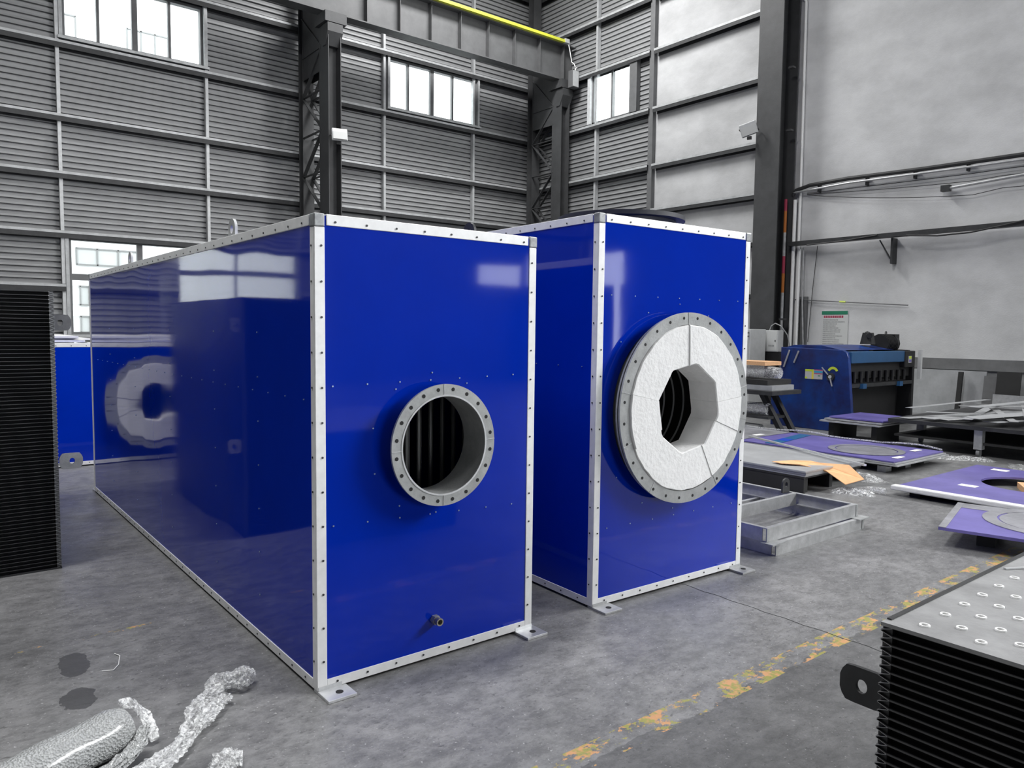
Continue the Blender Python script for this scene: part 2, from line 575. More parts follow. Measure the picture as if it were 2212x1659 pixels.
def girt_x(par, x0, x1, z, m='girt_steel'):
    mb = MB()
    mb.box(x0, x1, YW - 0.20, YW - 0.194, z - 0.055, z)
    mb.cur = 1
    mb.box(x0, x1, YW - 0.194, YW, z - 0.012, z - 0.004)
    mb.box(x0, x1, YW - 0.194, YW - 0.186, z - 0.16, z - 0.055)  # dark strip standing in for the shade below the lip
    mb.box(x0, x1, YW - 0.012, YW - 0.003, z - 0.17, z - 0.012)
    return mb.build('girt', [m, 'girt_shade'], par, world=True)
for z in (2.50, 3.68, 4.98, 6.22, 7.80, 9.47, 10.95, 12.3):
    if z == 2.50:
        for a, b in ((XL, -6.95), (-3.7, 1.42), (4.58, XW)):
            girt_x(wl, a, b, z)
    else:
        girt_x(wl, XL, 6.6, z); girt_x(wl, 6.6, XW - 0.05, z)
for x in (-12.2, -9.1, -6.95, -3.7, 1.39, 4.55, 9.45, 12.57):
    zs = (0, 2.42, 3.60, 4.90, 6.14, 7.72, 9.39, 10.87, 12.2)
    for za, zb in zip(zs[:-1], zs[1:]):
        MB().box(x - 0.035, x + 0.035, YW - 0.14, YW - 0.01, za + (0.09 if za else 0), zb).build('sag_post', 'post_white' if x < 6 else 'girt_steel', wl, world=True)

wr = structure(thing('wall_right', None, None, (XW, 0, 0)))
WIN_R = [(12.17, 13.75, 7.80, 9.28)]
for (a, b, z0, z1) in tiles(11.40, YW, WIN_R):
    corr_right(wr, a, b, z0, z1)
MB().box(XW, XW + 0.2, 7.3, 11.40, 0, ROOF).build('liner_panel', 'liner_panel', wr, world=True)
MB().box(XW, XW + 0.2, -3.9, 7.3, 1.0, ROOF).build('plaster_panel', 'plaster', wr, world=True)
MB().box(XW, XW + 0.2, -3.9, 7.3, 0, 1.0).build('lower_panel', 'lower_wall', wr, world=True)
for (ya, yb, za, zb) in ((-14.2, -3.9, 0, 7.9), (-14.2, -3.9, 11.3, ROOF), (-14.2, -13.0, 7.9, 11.3), (-4.0, -3.9, 7.9, 11.3)):
    MB().box(XW, XW + 0.2, ya, yb, za, zb).build('plaster_panel', 'back_wall', wr, world=True)
for k in range(1, 6):  # bars across the added high light opening
    MB().box(XW + 0.02, XW + 0.08, -13 + k * 1.5 - 0.04, -13 + k * 1.5 + 0.04, 7.9, 11.3).build('mullion', 'frame_grey', wr, world=True)
MB().box(XW, XW + 0.2, YB, -14.2, 4.15, ROOF).build('plaster_panel', 'back_wall', wr, world=True)
MB().box(XW, XW + 0.2, YB, -15.3, 0, 3.1).build('plaster_panel', 'back_wall', wr, world=True)
MB().box(XW, XW + 0.2, -14.4, -14.2, 0, 3.1).build('plaster_panel', 'back_wall', wr, world=True)
MB().box(XW, XW + 0.2, YB, -16.7, 3.1, 4.15).build('plaster_panel', 'back_wall', wr, world=True)
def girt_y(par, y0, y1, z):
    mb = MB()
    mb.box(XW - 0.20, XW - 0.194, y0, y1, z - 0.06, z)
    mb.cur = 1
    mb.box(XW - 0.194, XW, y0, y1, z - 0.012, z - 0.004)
    mb.box(XW - 0.194, XW - 0.186, y0, y1, z - 0.15, z - 0.06)  # same painted shade strip below the lip
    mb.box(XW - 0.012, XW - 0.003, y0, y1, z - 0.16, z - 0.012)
    return mb.build('girt', ['girt_steel', 'girt_shade'], par, world=True)
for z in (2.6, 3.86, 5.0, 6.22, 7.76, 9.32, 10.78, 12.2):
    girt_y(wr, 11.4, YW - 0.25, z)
    girt_y(wr, 7.7, 11.25, z)
for y, w in ((13.52, 0.07), (11.36, 0.16)):
    MB().box(XW - 0.14, XW - 0.01, y - w / 2, y + w / 2, 0, ROOF - 1).build('sag_post', 'frame_grey' if w > 0.1 else 'girt_steel', wr, world=True)
# dado rail of the right wall
structure(MB().box(XW - 0.06, XW, -3.9, 7.0, 0.91, 1.13).build('trim_1', 'dado_grey'))

# walls behind the camera, so the glossy panels have a room to reflect
wb = structure(thing('wall_back', None, None, (0, YB, 0)))
for (xa, xb, za, zb) in ((XL, 0.5, 0, ROOF), (0.5, 6.9, 4.6, ROOF), (6.9, 13.3, 0, ROOF)):  # leaves a low gap for the added frontal fill
    MB().box(xa, xb, YB - 0.2, YB, za, zb).build('wall_panel', 'back_wall', wb, world=True)
MB().box(13.3, XW, YB - 0.2, YB, 0, 3.1).build('wall_panel', 'back_wall', wb, world=True)
MB().box(13.3, XW, YB - 0.2, YB, 3.8, ROOF).build('wall_panel', 'back_wall', wb, world=True)
ws = structure(thing('wall_side', None, None, (XL, 0, 0)))
MB().box(XL - 0.2, XL, YB, YW, 0, ROOF).build('wall_panel', 'back_wall', ws, world=True)

# windows
def window_x(n, x0, x1, z0, z1, sashes, thick=(), transom=None):
    t = structure(thing('window_%d' % n, None, None, ((x0 + x1) / 2, YW, z0)))
    fw_, y0, y1 = 0.06, YW - 0.06, YW + 0.10
    mb = MB()
    mb.box(x0, x1, y0, y1, z0, z0 + fw_).box(x0, x1, y0, y1, z1 - fw_, z1)
    mb.box(x0, x0 + fw_, y0, y1, z0 + fw_, z1 - fw_).box(x1 - fw_, x1, y0, y1, z0 + fw_, z1 - fw_)
    mb.build('window_frame', 'frame_grey', t, world=True)
    MB().box(x0 - 0.1, x1 + 0.1, YW - 0.21, YW - 0.02, z0 - 0.06, z0).build('window_sill', 'girt_steel', t, world=True)
    for xs in (x0 - 0.07, x1):
        MB().box(xs, xs + 0.07, YW - 0.16, YW - 0.01, z0, z1).build('jamb', 'girt_steel', t, world=True)
    xs = [x0 + fw_] + list(sashes) + [x1 - fw_]
    for x in sashes:
        w = 0.06 if x in thick else 0.03
        MB().box(x - w, x + w, YW - 0.04, YW + 0.06, z0 + fw_, z1 - fw_).build('mullion', 'frame_grey', t, world=True)
    if transom:
        MB().box(x0 + fw_, x1 - fw_, YW - 0.05, YW + 0.06, transom - 0.07, transom + 0.07).build('transom', 'frame_grey', t, world=True)
    for a, b in zip(xs[:-1], xs[1:]):
        MB().box(a, b, YW + 0.02, YW + 0.026, z0 + fw_, z1 - fw_).build('pane', 'window_glass', t, world=True)
    return t
window_x(1, 1.50, 4.50, 7.90, 9.32, (2.22, 2.98, 3.74), (2.98,))
window_x(2, 9.62, 12.70, 7.90, 9.32, (10.28, 11.10, 11.84), (11.10,))
window_x(3, 1.50, 4.50, 1.38, 3.56, (2.98,), (2.98,), 2.68)
window_x(4, -6.9, -3.75, 2.12, 3.62, (-5.3,), (-5.3,), 2.95)
window_x(5, -6.9, -3.9, 7.9, 9.32, (-6.1, -5.4, -4.6), (-5.4,))
window_x(6, -12.2, -9.2, 7.9, 9.32, (-11.4, -10.7, -9.9), (-10.7,))
t = structure(thing('window_7', None, None, (XW, 12.96, 7.8)))
y0, y1, z0, z1 = WIN_R[0]
mb = MB()
mb.box(XW - 0.06, XW + 0.1, y0, y1, z0, z0 + 0.06).box(XW - 0.06, XW + 0.1, y0, y1, z1 - 0.06, z1)
mb.box(XW - 0.06, XW + 0.1, y0, y0 + 0.06, z0, z1).box(XW - 0.06, XW + 0.1, y1 - 0.06, y1, z0, z1)
mb.build('window_frame', 'frame_grey', t, world=True)
MB().box(XW - 0.05, XW + 0.06, 12.93, 12.99, z0, z1).build('mullion', 'frame_grey', t, world=True)
MB().box(XW - 0.16, XW - 0.01, y1, y1 + 0.12, z0, z1).build('jamb', 'post_white', t, world=True)
MB().box(XW - 0.16, XW - 0.01, y0 - 0.28, y0, z0, z1).build('jamb', 'frame_grey', t, world=True)
for a, b in ((y0 + 0.06, 12.93), (12.99, y1 - 0.06)):
    MB().box(XW + 0.02, XW + 0.026, a, b, z0 + 0.06, z1 - 0.06).build('pane', 'window_glass', t, world=True)

# neighbouring building seen blown out through the windows
nb = thing('neighbouring_building', 'pale building with gridded windows outside the lower left window', 'building', (3, 30, 0))
MB().box(-16, 26, 30, 31, -0.2, 16).build('wall', 'facade_white', nb, world=True)
for k, (cx, z0, w, h) in enumerate(((4.78, 3.88, 2.15, 0.66), (3.95, 2.35, 0.9, 0.75), (3.95, 1.3, 0.9, 0.65), (1.2, 3.0, 1.6, 1.0), (7.6, 3.4, 1.8, 1.0), (2.9, 10.9, 2.0, 2.2), (6.4, 10.9, 1.5, 2.2), (19.0, 9.5, 1.6, 2.0))):
    f = MB()
    f.box(cx - w / 2, cx + w / 2, 29.93, 30.0, z0, z0 + 0.05).box(cx - w / 2, cx + w / 2, 29.93, 30.0, z0 + h - 0.05, z0 + h)
    for u in (-0.5, -0.17, 0.17, 0.5):
        f.box(cx + u * w - 0.025, cx + u * w + 0.025, 29.93, 30.0, z0, z0 + h)
    fo = f.build('window', 'facade_grey', nb, world=True)
    MB().box(cx - w / 2, cx + w / 2, 29.96, 29.995, z0, z0 + h).build('pane', 'facade_pane', fo, world=True)
structure(MB().box(-40, 60, YW + 0.5, 60, -0.5, -0.2).build('ground_outside', 'outer_ground'))

# ------------------------------------------------------------------ steel columns and the crane runway
def h_section(mb, x, y, w, d, z0, z1, web_axis='y', t=0.02):
    """H profile: flange width w, depth d along web_axis"""
    if web_axis == 'y':
        mb.box(x - w / 2, x + w / 2, y - d / 2, y - d / 2 + t, z0, z1)
        mb.box(x - w / 2, x + w / 2, y + d / 2 - t, y + d / 2, z0, z1)
        mb.box(x - t / 2, x + t / 2, y - d / 2 + t, y + d / 2 - t, z0, z1)
    else:
        mb.box(x - d / 2, x - d / 2 + t, y - w / 2, y + w / 2, z0, z1)
        mb.box(x + d / 2 - t, x + d / 2, y - w / 2, y + w / 2, z0, z1)
        mb.box(x - d / 2 + t, x + d / 2 - t, y - t / 2, y + t / 2, z0, z1)
    return mb
BEAM_Z0, BEAM_Z1, BEAM_Y = 9.22, 10.28, 14.72
def lattice_column(label, x, yo, yi, wi, grp):
    c = thing('lattice_column', label, 'column', (x, yi, 0), 0, grp)
    h_section(MB(), x, yo, 0.30, 0.26, 0, ROOF, 'y').build('roof_leg', 'column_paint', c, world=True)
    h_section(MB(), x, yi, wi, 0.34, 0, BEAM_Z0 - 0.25, 'x').build('crane_leg', 'column_paint', c, world=True)
    for sx in (-0.13, 0.13):
        z = 0.5; k = 0
        while z < 8.6:
            a, b = (yi + 0.15, yo - 0.12) if k % 2 == 0 else (yo - 0.12, yi + 0.15)
            MB().beam((x + sx, a, z), (x + sx, b, z + 1.0), 0.02, 0.09, (1, 0, 0)).build('lacing_bar', 'column_paint', c, world=True)
            MB().beam((x + sx, yi + 0.15, z), (x + sx, yo - 0.12, z), 0.02, 0.07, (1, 0, 0)).build('lacing_bar', 'column_paint', c, world=True)
            z += 1.0; k += 1
    MB().box(x - 0.26, x + 0.30, yi - 0.30, yi + 0.30, 8.97, BEAM_Z0 - 0.002).build('cap_plate', 'column_paint', c, world=True)
    for sx in (-0.13, 0.13):
        MB().box(x + sx - 0.008, x + sx + 0.008, yi + 0.1, yo - 0.1, 7.95, BEAM_Z0 + 0.6).build('gusset', 'column_paint', c, world=True)
    MB().prism([(yi - 0.30, 8.95), (yi - 0.30, 8.75), (yi - 0.15, 8.45), (yi + 0.0, 8.45), (yi + 0.0, 8.95)], 'x', x - 0.2, x + 0.2).build('bracket', 'column_paint', c, world=True)
    MB().box(x - 0.35, x + 0.35, yi - 0.35, yi + 0.35, 0, 0.03).build('base_plate', 'column_paint', c, world=True)
    return c
lattice_column('dark steel lattice column carrying the floodlight in front of the corrugated wall', 6.98, 16.20, 14.75, 0.52, 'lattice columns along the corrugated wall')
lattice_column('dark steel lattice column standing in the far corner of the hall', 14.62, 16.05, 14.75, 0.42, 'lattice columns along the corrugated wall')

bm_ = thing('crane_runway_beam', 'grey steel crane runway girder with web stiffeners under the yellow rail', 'girder', (10, BEAM_Y, BEAM_Z0))
mb = MB()
mb.box(-13, 15.0, BEAM_Y - 0.17, BEAM_Y + 0.17, BEAM_Z0, BEAM_Z0 + 0.03)
mb.build('bottom_flange', 'beam_grey', bm_, world=True)
MB().box(-13, 15.0, BEAM_Y - 0.20, BEAM_Y + 0.20, BEAM_Z1 - 0.03, BEAM_Z1).build('top_flange', 'beam_grey', bm_, world=True)
MB().box(-13, 15.0, BEAM_Y - 0.01, BEAM_Y + 0.01, BEAM_Z0 + 0.03, BEAM_Z1 - 0.03).build('web', 'beam_grey', bm_, world=True)
st = MB().box(-0.006, 0.006, BEAM_Y - 0.16, BEAM_Y - 0.01, BEAM_Z0 + 0.03, BEAM_Z1 - 0.03).build('stiffener', 'beam_grey', None)
st.parent = bm_; XF[st.name] = XF[bm_.name]
for v in st.data.vertices:
    v.co = XF[bm_.name].inverted() @ v.co
st.location = (7.9 - 10 + 10, 0, 0)
for i in range(8):
    dup(st, bm_, (8.85 + i * 0.95, 0, 0))
cr = thing('conductor_rail', 'bright yellow crane conductor rail along the top of the runway girder', 'rail', (10, BEAM_Y, BEAM_Z1))
for k in range(4):
    MB().box(-12.5, 14.45, BEAM_Y - 0.30 + k * 0.035, BEAM_Y - 0.277 + k * 0.035, BEAM_Z1 + 0.03 - k * 0.0, BEAM_Z1 + 0.085).build('rail_strip', 'yellow_rail', cr, world=True)
MB().box(-12.5, 14.45, BEAM_Y - 0.31, BEAM_Y - 0.15, BEAM_Z1 + 0.001, BEAM_Z1 + 0.03).build('carrier', 'yellow_rail', cr, world=True)
MB().box(14.45, 14.62, BEAM_Y - 0.32, BEAM_Y - 0.14, BEAM_Z1 + 0.001, BEAM_Z1 + 0.12).build('end_cap', 'lamp_grey', cr, world=True)
tag(MB().tube([(14.6, 14.45, 10.35), (14.66, 14.42, 10.05), (14.72, 14.4, 9.75), (14.75, 14.32, 9.68), (14.76, 14.28, 9.58)], 0.014, 6).build('feed_cable', 'white_pipe'), 'thin pale cable hanging from the end of the yellow conductor rail', 'cable')
jb = thing('junction_box', 'small grey junction box below the girder end in the far corner', 'box', (14.72, 14.28, 8.95))
MB().box(-0.16, 0.10, -0.1, 0.1, 0, 0.5).build('body', 'frame_grey', jb, bevel=0.01)
MB().box(-0.14, 0.08, -0.112, -0.1, 0.02, 0.48).build('door', 'lamp_grey', jb)
MB().tube([(0.02, -0.02, 0.5), (0.02, -0.02, 0.58), (0.1, 0, 0.62)], 0.02, 6).build('gland', 'white_pipe', jb)

# big H column of the right wall
hc = thing('steel_column', 'tall dark grey H column standing against the pale right wall', 'column', (14.62, 7.25, 0))
h_section(MB(), 14.62, 7.25, 0.62, 0.66, 0, ROOF, 'x', 0.03).build('profile', 'column_paint', hc, world=True)
MB().box(14.2, 15.0, 6.85, 7.65, 0, 0.03).build('base_plate', 'column_paint', hc, world=True)
for z in (1.9, 6.2, 7.6):
    MB().box(14.5, 14.62, 6.80, 6.93, z, z + 0.04).build('clip', 'column_paint', hc, world=True)
MB().tube([(14.312, 7.46, 1.35), (14.322, 7.46, 1.351)], 0.26, 20).build('number_disc', 'cover_plate', hc, world=True)

# white rain pipe in the corner of the left wall
rp = thing('rain_pipe', 'white vertical rain pipe in the corner of the corrugated wall', 'pipe', (14.78, 16.34, 0))
MB().tube([(0, 0, 0), (0, 0, ROOF - 0.1)], 0.055, 12).build('pipe', 'white_pipe', rp, smooth=True)
for z in (4.2, 6.4, 8.6, 10.6):
    MB().ring([(0.055, -0.03), (0.068, -0.03), (0.068, 0.03), (0.055, 0.03)], 12, (0, 0, z), 'z').build('collar', 'white_pipe', rp)

# floodlights
def floodlight(label, loc, rz, tilt, roll=0.0):
    f = thing('floodlight', label, 'lamp', loc, rz, 'floodlights on the columns')
    h = MB().box(-0.19, 0.19, -0.04, 0.04, -0.15, 0.15)
    o = h.build('housing', 'lamp_grey', f, bevel=0.02)
    o.rotation_euler = (tilt, roll, 0)
    g = MB().box(-0.165, 0.165, -0.052, -0.0405, -0.125, 0.06).build('lens', 'poster_white', f)
    g.rotation_euler = (tilt, roll, 0)
    d = MB().box(-0.165, 0.165, -0.052, -0.0405, -0.14, -0.128).build('seal', 'lamp_dark', f)
    d.rotation_euler = (tilt, roll, 0)
    MB().tube([(-0.21, 0, 0), (-0.21, 0.14, 0), (0.21, 0.14, 0), (0.21, 0, 0)], 0.014, 6).build('yoke', 'lamp_dark', f)
    MB().box(-0.05, 0.05, 0.12, 0.18, -0.2, -0.13).build('arm', 'lamp_dark', f)
    return f
floodlight('pale square floodlight on the lattice column above the long blue cabinet', (7.00, 14.29, 6.28), R(-14), R(-12))
floodlight('grey square floodlight tilted on the big column of the right wall', (14.02, 7.58, 6.30), R(-64), R(16), R(-16))

# ------------------------------------------------------------------ blue cabinets
def bulge(u, v, w, h, seed, amp):
    s = 0.0
    for k in range(4):
        fx = 1.0 + k * 0.9; fz = 0.8 + ((seed * 7 + k * 3) % 5) * 0.45
        s += math.sin(fx * u * 2.4 + seed * 1.7 + k) * math.sin(fz * v * 2.1 + seed * 0.9 + k * 2.1) / (1 + k)
    return amp * s
def panel_with_hole(w0, w1, z0, z1, cx, cz, rad, seed, amp, n=128, steps=10):
    """front sheet in the xz plane with a round opening"""
    mb = MB()
    for k in range(n):
        t = 2 * PI * k / n
        c, s_ = math.cos(t), math.sin(t)
        tx = ((w1 - cx) / c if c > 1e-9 else (w0 - cx) / c if c < -1e-9 else 1e9)
        tz = ((z1 - cz) / s_ if s_ > 1e-9 else (z0 - cz) / s_ if s_ < -1e-9 else 1e9)
        far = min(tx, tz)
        for j in range(steps + 1):
            r_ = rad + (far - rad) * j / steps
            x, z = cx + c * r_, cz + s_ * r_
            e = min(x - w0, w1 - x, z - z0, z1 - z) / 0.12
            g = max(0, min(1, e)) * min(1, j / 2.0)
            mb.v.append((x, -0.001 - g * (0.0012 + bulge(x, z, 0, 0, seed, amp)), z))
    m = steps + 1
    for k in range(n):
        k2 = (k + 1) % n
        for j in range(steps):
            mb.quad(k * m + j, k * m + j + 1, k2 * m + j + 1, k2 * m + j)
    # square corners
    for (x, z) in ((w0, z0), (w1, z0), (w1, z1), (w0, z1)):
        a = math.atan2(z - cz, x - cx) % (2 * PI)
        k = int(a / (2 * PI / n)) % n
        b = len(mb.v); mb.v.append((x, -0.001, z))
        mb.quad(k * m + steps, b, ((k + 1) % n) * m + steps)
    return mb
def side_sheet(l, z0, z1, rows, seed, amp, nx=90, nz=40):
    """left sheet in the yz plane, drawn in along its rivet rows"""
    mb = MB()
    for i in range(nx + 1):
        y = l * i / nx
        for j in range(nz + 1):
            z = z0 + (z1 - z0) * j / nz
            e = max(0, min(1, min(y, l - y, z - z0, z1 - z) / 0.15))
            d = 1.0
            for r_ in rows:
                d = min(d, abs(y - r_) / 0.25)
            mb.v.append((-0.001 - e * (0.0012 * min(1, d) ** 2 + bulge(y * 0.8, z, 0, 0, seed, amp)), y, z))
    m = nz + 1
    for i in range(nx):
        for j in range(nz):
            mb.quad(i * m + j, (i + 1) * m + j, (i + 1) * m + j + 1, i * m + j + 1)
    return mb
TW = 0.042
def cabinet(name, label, loc, rotz, w, l, h, hole, seed, group=None, rivets=None, feet=True, side_rows=(), trim=True):
    c = thing(name, label, 'cabinet', loc, rotz, group)
    zb = 0.014
    cx, cz, rad = hole
    panel_with_hole(0.004, w - 0.004, zb + 0.004, h - 0.004, cx, cz, rad, seed, 0.00055).build('front_panel', 'blue_panel', c, smooth=True)
    side_sheet(l, zb + 0.004, h - 0.004, side_rows, seed + 3, 0.0005).build('left_panel', 'blue_panel', c, smooth=True)
    MB().box(w - 0.006, w, 0.006, l - 0.006, zb + 0.004, h - 0.004).build('right_panel', 'blue_panel', c)
    MB().box(0.004, w - 0.004, l - 0.006, l, zb + 0.004, h - 0.004).build('back_panel', 'blue_panel', c)
    MB().box(0.004, w - 0.004, 0.004, l - 0.004, h - 0.008, h - 0.002).build('top_panel', 'blue_panel', c)
    MB().box(0.03, w - 0.03, 0.03, l - 0.03, zb + 0.006, zb + 0.02).build('floor_panel', 'dark_steel', c)
    p = 0.005
    cc = 0.05
    E = 'edge_trim'
    for (x, sx) in ((0, 1), (w, -1)):
        for (y, sy) in ((0, 1), (l, -1)):
            mb = MB()
            mb.box(x - sx * p, x + sx * TW, y - sy * p, y + sy * 0.002, zb + 0.0, h - cc)
            mb.box(x - sx * p, x + sx * 0.002, y + sy * 0.002, y + sy * TW, zb + 0.0, h - cc)
            mb.build(E, 'aluminium', c, bevel=0.0025)
    for z, sz in ((zb, 1), (h, -1)):
        q = cc if sz < 0 else TW
        for (x, sx) in ((0, 1), (w, -1)):
            mb = MB()
            mb.box(x - sx * p, x + sx * 0.002, q, l - q, z - sz * p * (sz < 0), z + sz * TW)
            mb.box(x + sx * 0.002, x + sx * TW, q, l - q, z - sz * p * (sz < 0), z + sz * 0.002)
            mb.build(E, 'aluminium', c, bevel=0.0025)
        for (y, sy) in ((0, 1), (l, -1)):
            mb = MB()
            mb.box(q, w - q, y - sy * p, y + sy * 0.002, z - sz * p * (sz < 0), z + sz * TW)
            mb.box(q, w - q, y + sy * 0.002, y + sy * TW, z - sz * p * (sz < 0), z + sz * 0.002)
            mb.build(E, 'aluminium', c, bevel=0.0025)
    for x in (-0.008, w - 0.042):
        for y in (-0.008, l - 0.042):
            MB().box(x, x + 0.05, y, y + 0.05, h - 0.05, h + 0.007).build('corner_cap', 'corner_metal', c, bevel=0.006)
    # screws of the trim (dark dots) and of the panels (bright dots): too small to pick apart
    sm = MB()
    def dot(p_, ax, r_=0.0052):
        sm.ring([(0.0, 0.0), (r_, 0.0), (r_ * 0.8, 0.0035 if ax in 'x' else 0.0035), (0.0, 0.0035)], 6, p_, ax, closed=False)
    pos = 0.09
    while pos < w - 0.06:
        dot((pos, -p - 0.003, h - TW * 0.62), 'y'); dot((pos, -p - 0.003, zb + TW * 0.55), 'y'); pos += 0.148
    pos = 0.14
    while pos < h - 0.1:
        dot((TW * 0.6, -p - 0.003, pos), 'y'); dot((w - TW * 0.6, -p - 0.003, pos), 'y'); dot((-p - 0.003, TW * 0.6, pos), 'x'); pos += 0.15
    pos = 0.12
    while pos < l - 0.1:
        dot((-p - 0.003, pos, h - TW * 0.62), 'x'); dot((-p - 0.003, pos, zb + TW * 0.5), 'x'); pos += 0.15
    so = sm.build('trim_screws', 'screw_dark', c); so['kind'] = 'stuff'
    sm = MB()
    for (x, z) in (rivets or ()):
        dot((x, -0.0055, z), 'y', 0.0042)
    for y in side_rows:
        z = 0.25
        while z < h - 0.3:
            dot((-0.0055, y, z), 'x', 0.004); z += 0.22
    y = 0.12
    while y < l - 0.3:
        dot((-0.0055, y, h * 0.62), 'x', 0.0035); y += 0.21
    so = sm.build('panel_rivets', 'screw_bright', c); so['kind'] = 'stuff'
    if feet:
        for fx in (0, w - 0.13):
            for fy in (-0.115, l - 0.035):
                f = MB()
                x0, x1 = (fx - 0.004, fx + 0.13) if fx == 0 else (fx + 0.02, fx + 0.155)
                f.box(x0, x1, fy, fy + 0.15, 0, 0.013)
                fo = f.build('foot_plate', 'bright_steel' if seed == 1 else 'galvanised', c, bevel=0.002)
                MB().ring([(0.0, 0.0), (0.017, 0.0), (0.017, 0.0015), (0.0, 0.0015)], 16, ((x0 + x1) / 2 + 0.01, fy + 0.055, 0.0128), 'z', closed=False).build('bolt_hole', 'interior_black', fo)
                MB().box(x0 + 0.004, x1 - 0.02, fy + 0.108, fy + 0.116, 0.013, 0.03).build('weld_tab', 'bright_steel' if seed == 1 else 'galvanised', fo)
    return c
def lug(par, x, y, z, w, h, t, hole, axis, m='dark_steel', name='lifting_lug'):
    """rounded eye plate standing on its base; axis = normal of the plate"""
    n = 10; outer = [(-w / 2, 0), (w / 2, 0)]
    inner = []
    r_ = w / 2
    for i in range(n + 1):
        a = PI * i / n
        outer.append((r_ * math.cos(a), h - r_ + r_ * math.sin(a)))
    # eye: ring of quads between the eye and the outline, both faces and rims
    cz = h - r_ * 1.02
    mb = MB(); N = 28
    def outl(a):
        c, s_ = math.cos(a), math.sin(a)
        if s_ >= 0 and True:
            return (r_ * c, cz + (h - cz) * s_)
        k = min(r_ / abs(c) if abs(c) > 1e-6 else 1e9, cz / abs(s_))
        return (k * c, cz + k * s_)
    for a0 in (-t / 2, t / 2):
        for i in range(N):
            a = 2 * PI * i / N
            for (u, v) in (outl(a), (hole * math.cos(a), cz + hole * math.sin(a))):
                mb.v.append((x + u, y + a0, z + v) if axis == 'y' else (x + a0, y + u, z + v))
    for i in range(N):
        j = (i + 1) % N
        a, b = 2 * i, 2 * j; c_, d = 2 * N + 2 * i, 2 * N + 2 * j
        mb.quad(a, b, b + 1, a + 1); mb.quad(c_, c_ + 1, d + 1, d)
        mb.quad(a, c_, d, b); mb.quad(a + 1, b + 1, d + 1, c_ + 1)
    return mb.build(name, m, par)
def flange(par, cx, cz, ro, ri, y0, t, nh, seams, m='flange_grey', phase=0.0, hr=0.009):
    mb = MB().ring([(ri, y0), (ro, y0), (ro, y0 + t), (ri, y0 + t)], 96, (cx, 0, cz), 'y')
    f = mb.build('flange_ring', m, par, smooth=True)
    hm = MB(); rm = (ri + ro) / 2 + (ro - ri) * 0.06
    for k in range(nh):
        a = 2 * PI * (k + 0.5) / nh + phase
        MB().ring([(0.0, 0.0), (hr, 0.0), (hr, 0.0012), (0.0, 0.0012)], 14, (cx + rm * math.cos(a), y0 - 0.0014, cz + rm * math.sin(a)), 'y', closed=False).build('bolt_hole', 'interior_black', f)
    for a in seams:
        a = R(a)
        MB().beam((cx + ri * math.cos(a), y0 - 0.0005, cz + ri * math.sin(a)), (cx + ro * math.cos(a), y0 - 0.0005, cz + ro * math.sin(a)), 0.002, 0.004, (0, 1, 0)).build('weld_seam', 'bright_steel', f)
    return f

# --- long cabinet with the small flange
WA, LA, HA = 1.2058, 5.0776, 2.068
rv = [(0.075 + i * 0.165, 1.345 + 0.004 * i) for i in range(7)] + [(0.075 + i * 0.165, 0.735 - 0.006 * i) for i in range(7)]
for k in range(10):
    a = R(20 + 36 * k)
    rv.append((0.59 + 0.335 * math.cos(a), 1.057 + 0.335 * math.sin(a)))
A = cabinet('equipment_cabinet', 'long blue cabinet with white trim and an open grey flange in front', (0, 0, 0), 0, WA, LA, HA, (0.595, 1.057, 0.236), 1,
            'blue exchanger cabinets', rv, True, (0.68, 1.36, 2.3, 3.3, 4.2))
nk = thing  # (name kept short below)
flange(A, 0.595, 1.057, 0.285, 0.233, -0.095, 0.012, 20, (92, 2, 182, 268))
MB().ring([(0.233, -0.083), (0.238, -0.083), (0.238, 0.09), (0.233, 0.09)], 96, (0.595, 0, 1.057), 'y').build('flange_neck', 'flange_grey', A, smooth=True)
MB().ring([(0.228, -0.097), (0.236, -0.0975), (0.236, -0.09), (0.228, -0.09)], 96, (0.595, 0, 1.057), 'y').build('inner_bead', 'bright_steel', A, smooth=True)
mb = MB()
mb.box(0.05, WA - 0.05, 1.2, 1.21, 0.1, HA - 0.1)
mb.build('inner_baffle', 'interior_black', A)
tb = MB().tube([(0, 0, 0.1), (0, 0, HA - 0.15)], 0.011, 8).build('heat_tube', 'tube_dark', A, smooth=True)
tb.location = (0.14, 0.34, 0)
for i in range(1, 26):
    dup(tb, A, (0.14 + i * 0.036, 0.34 + (i % 2) * 0.05, 0))
dn = MB().ring([(0.013, -0.055), (0.019, -0.055), (0.019, -0.028), (0.013, -0.028)], 16, (0.597, 0, 0.197), 'y').build('drain_nipple', 'brass', A)
MB().ring([(0.0, -0.028), (0.024, -0.028), (0.024, -0.002), (0.0, -0.002)], 6, (0.597, 0, 0.197), 'y', closed=False).build('hex_collar', 'corner_metal', dn)
lug(A, 0.03, 1.11, HA + 0.002, 0.11, 0.10, 0.014, 0.022, 'x', 'galvanised')
lug(A, 0.03, 3.5, HA + 0.002, 0.11, 0.10, 0.014, 0.022, 'x', 'galvanised')
lug(A, 1.17, 0.535, HA + 0.002, 0.11, 0.13, 0.016, 0.022, 'x', 'dark_steel')
lug(A, 1.17, 3.5, HA + 0.002, 0.11, 0.13, 0.016, 0.022, 'x', 'dark_steel')

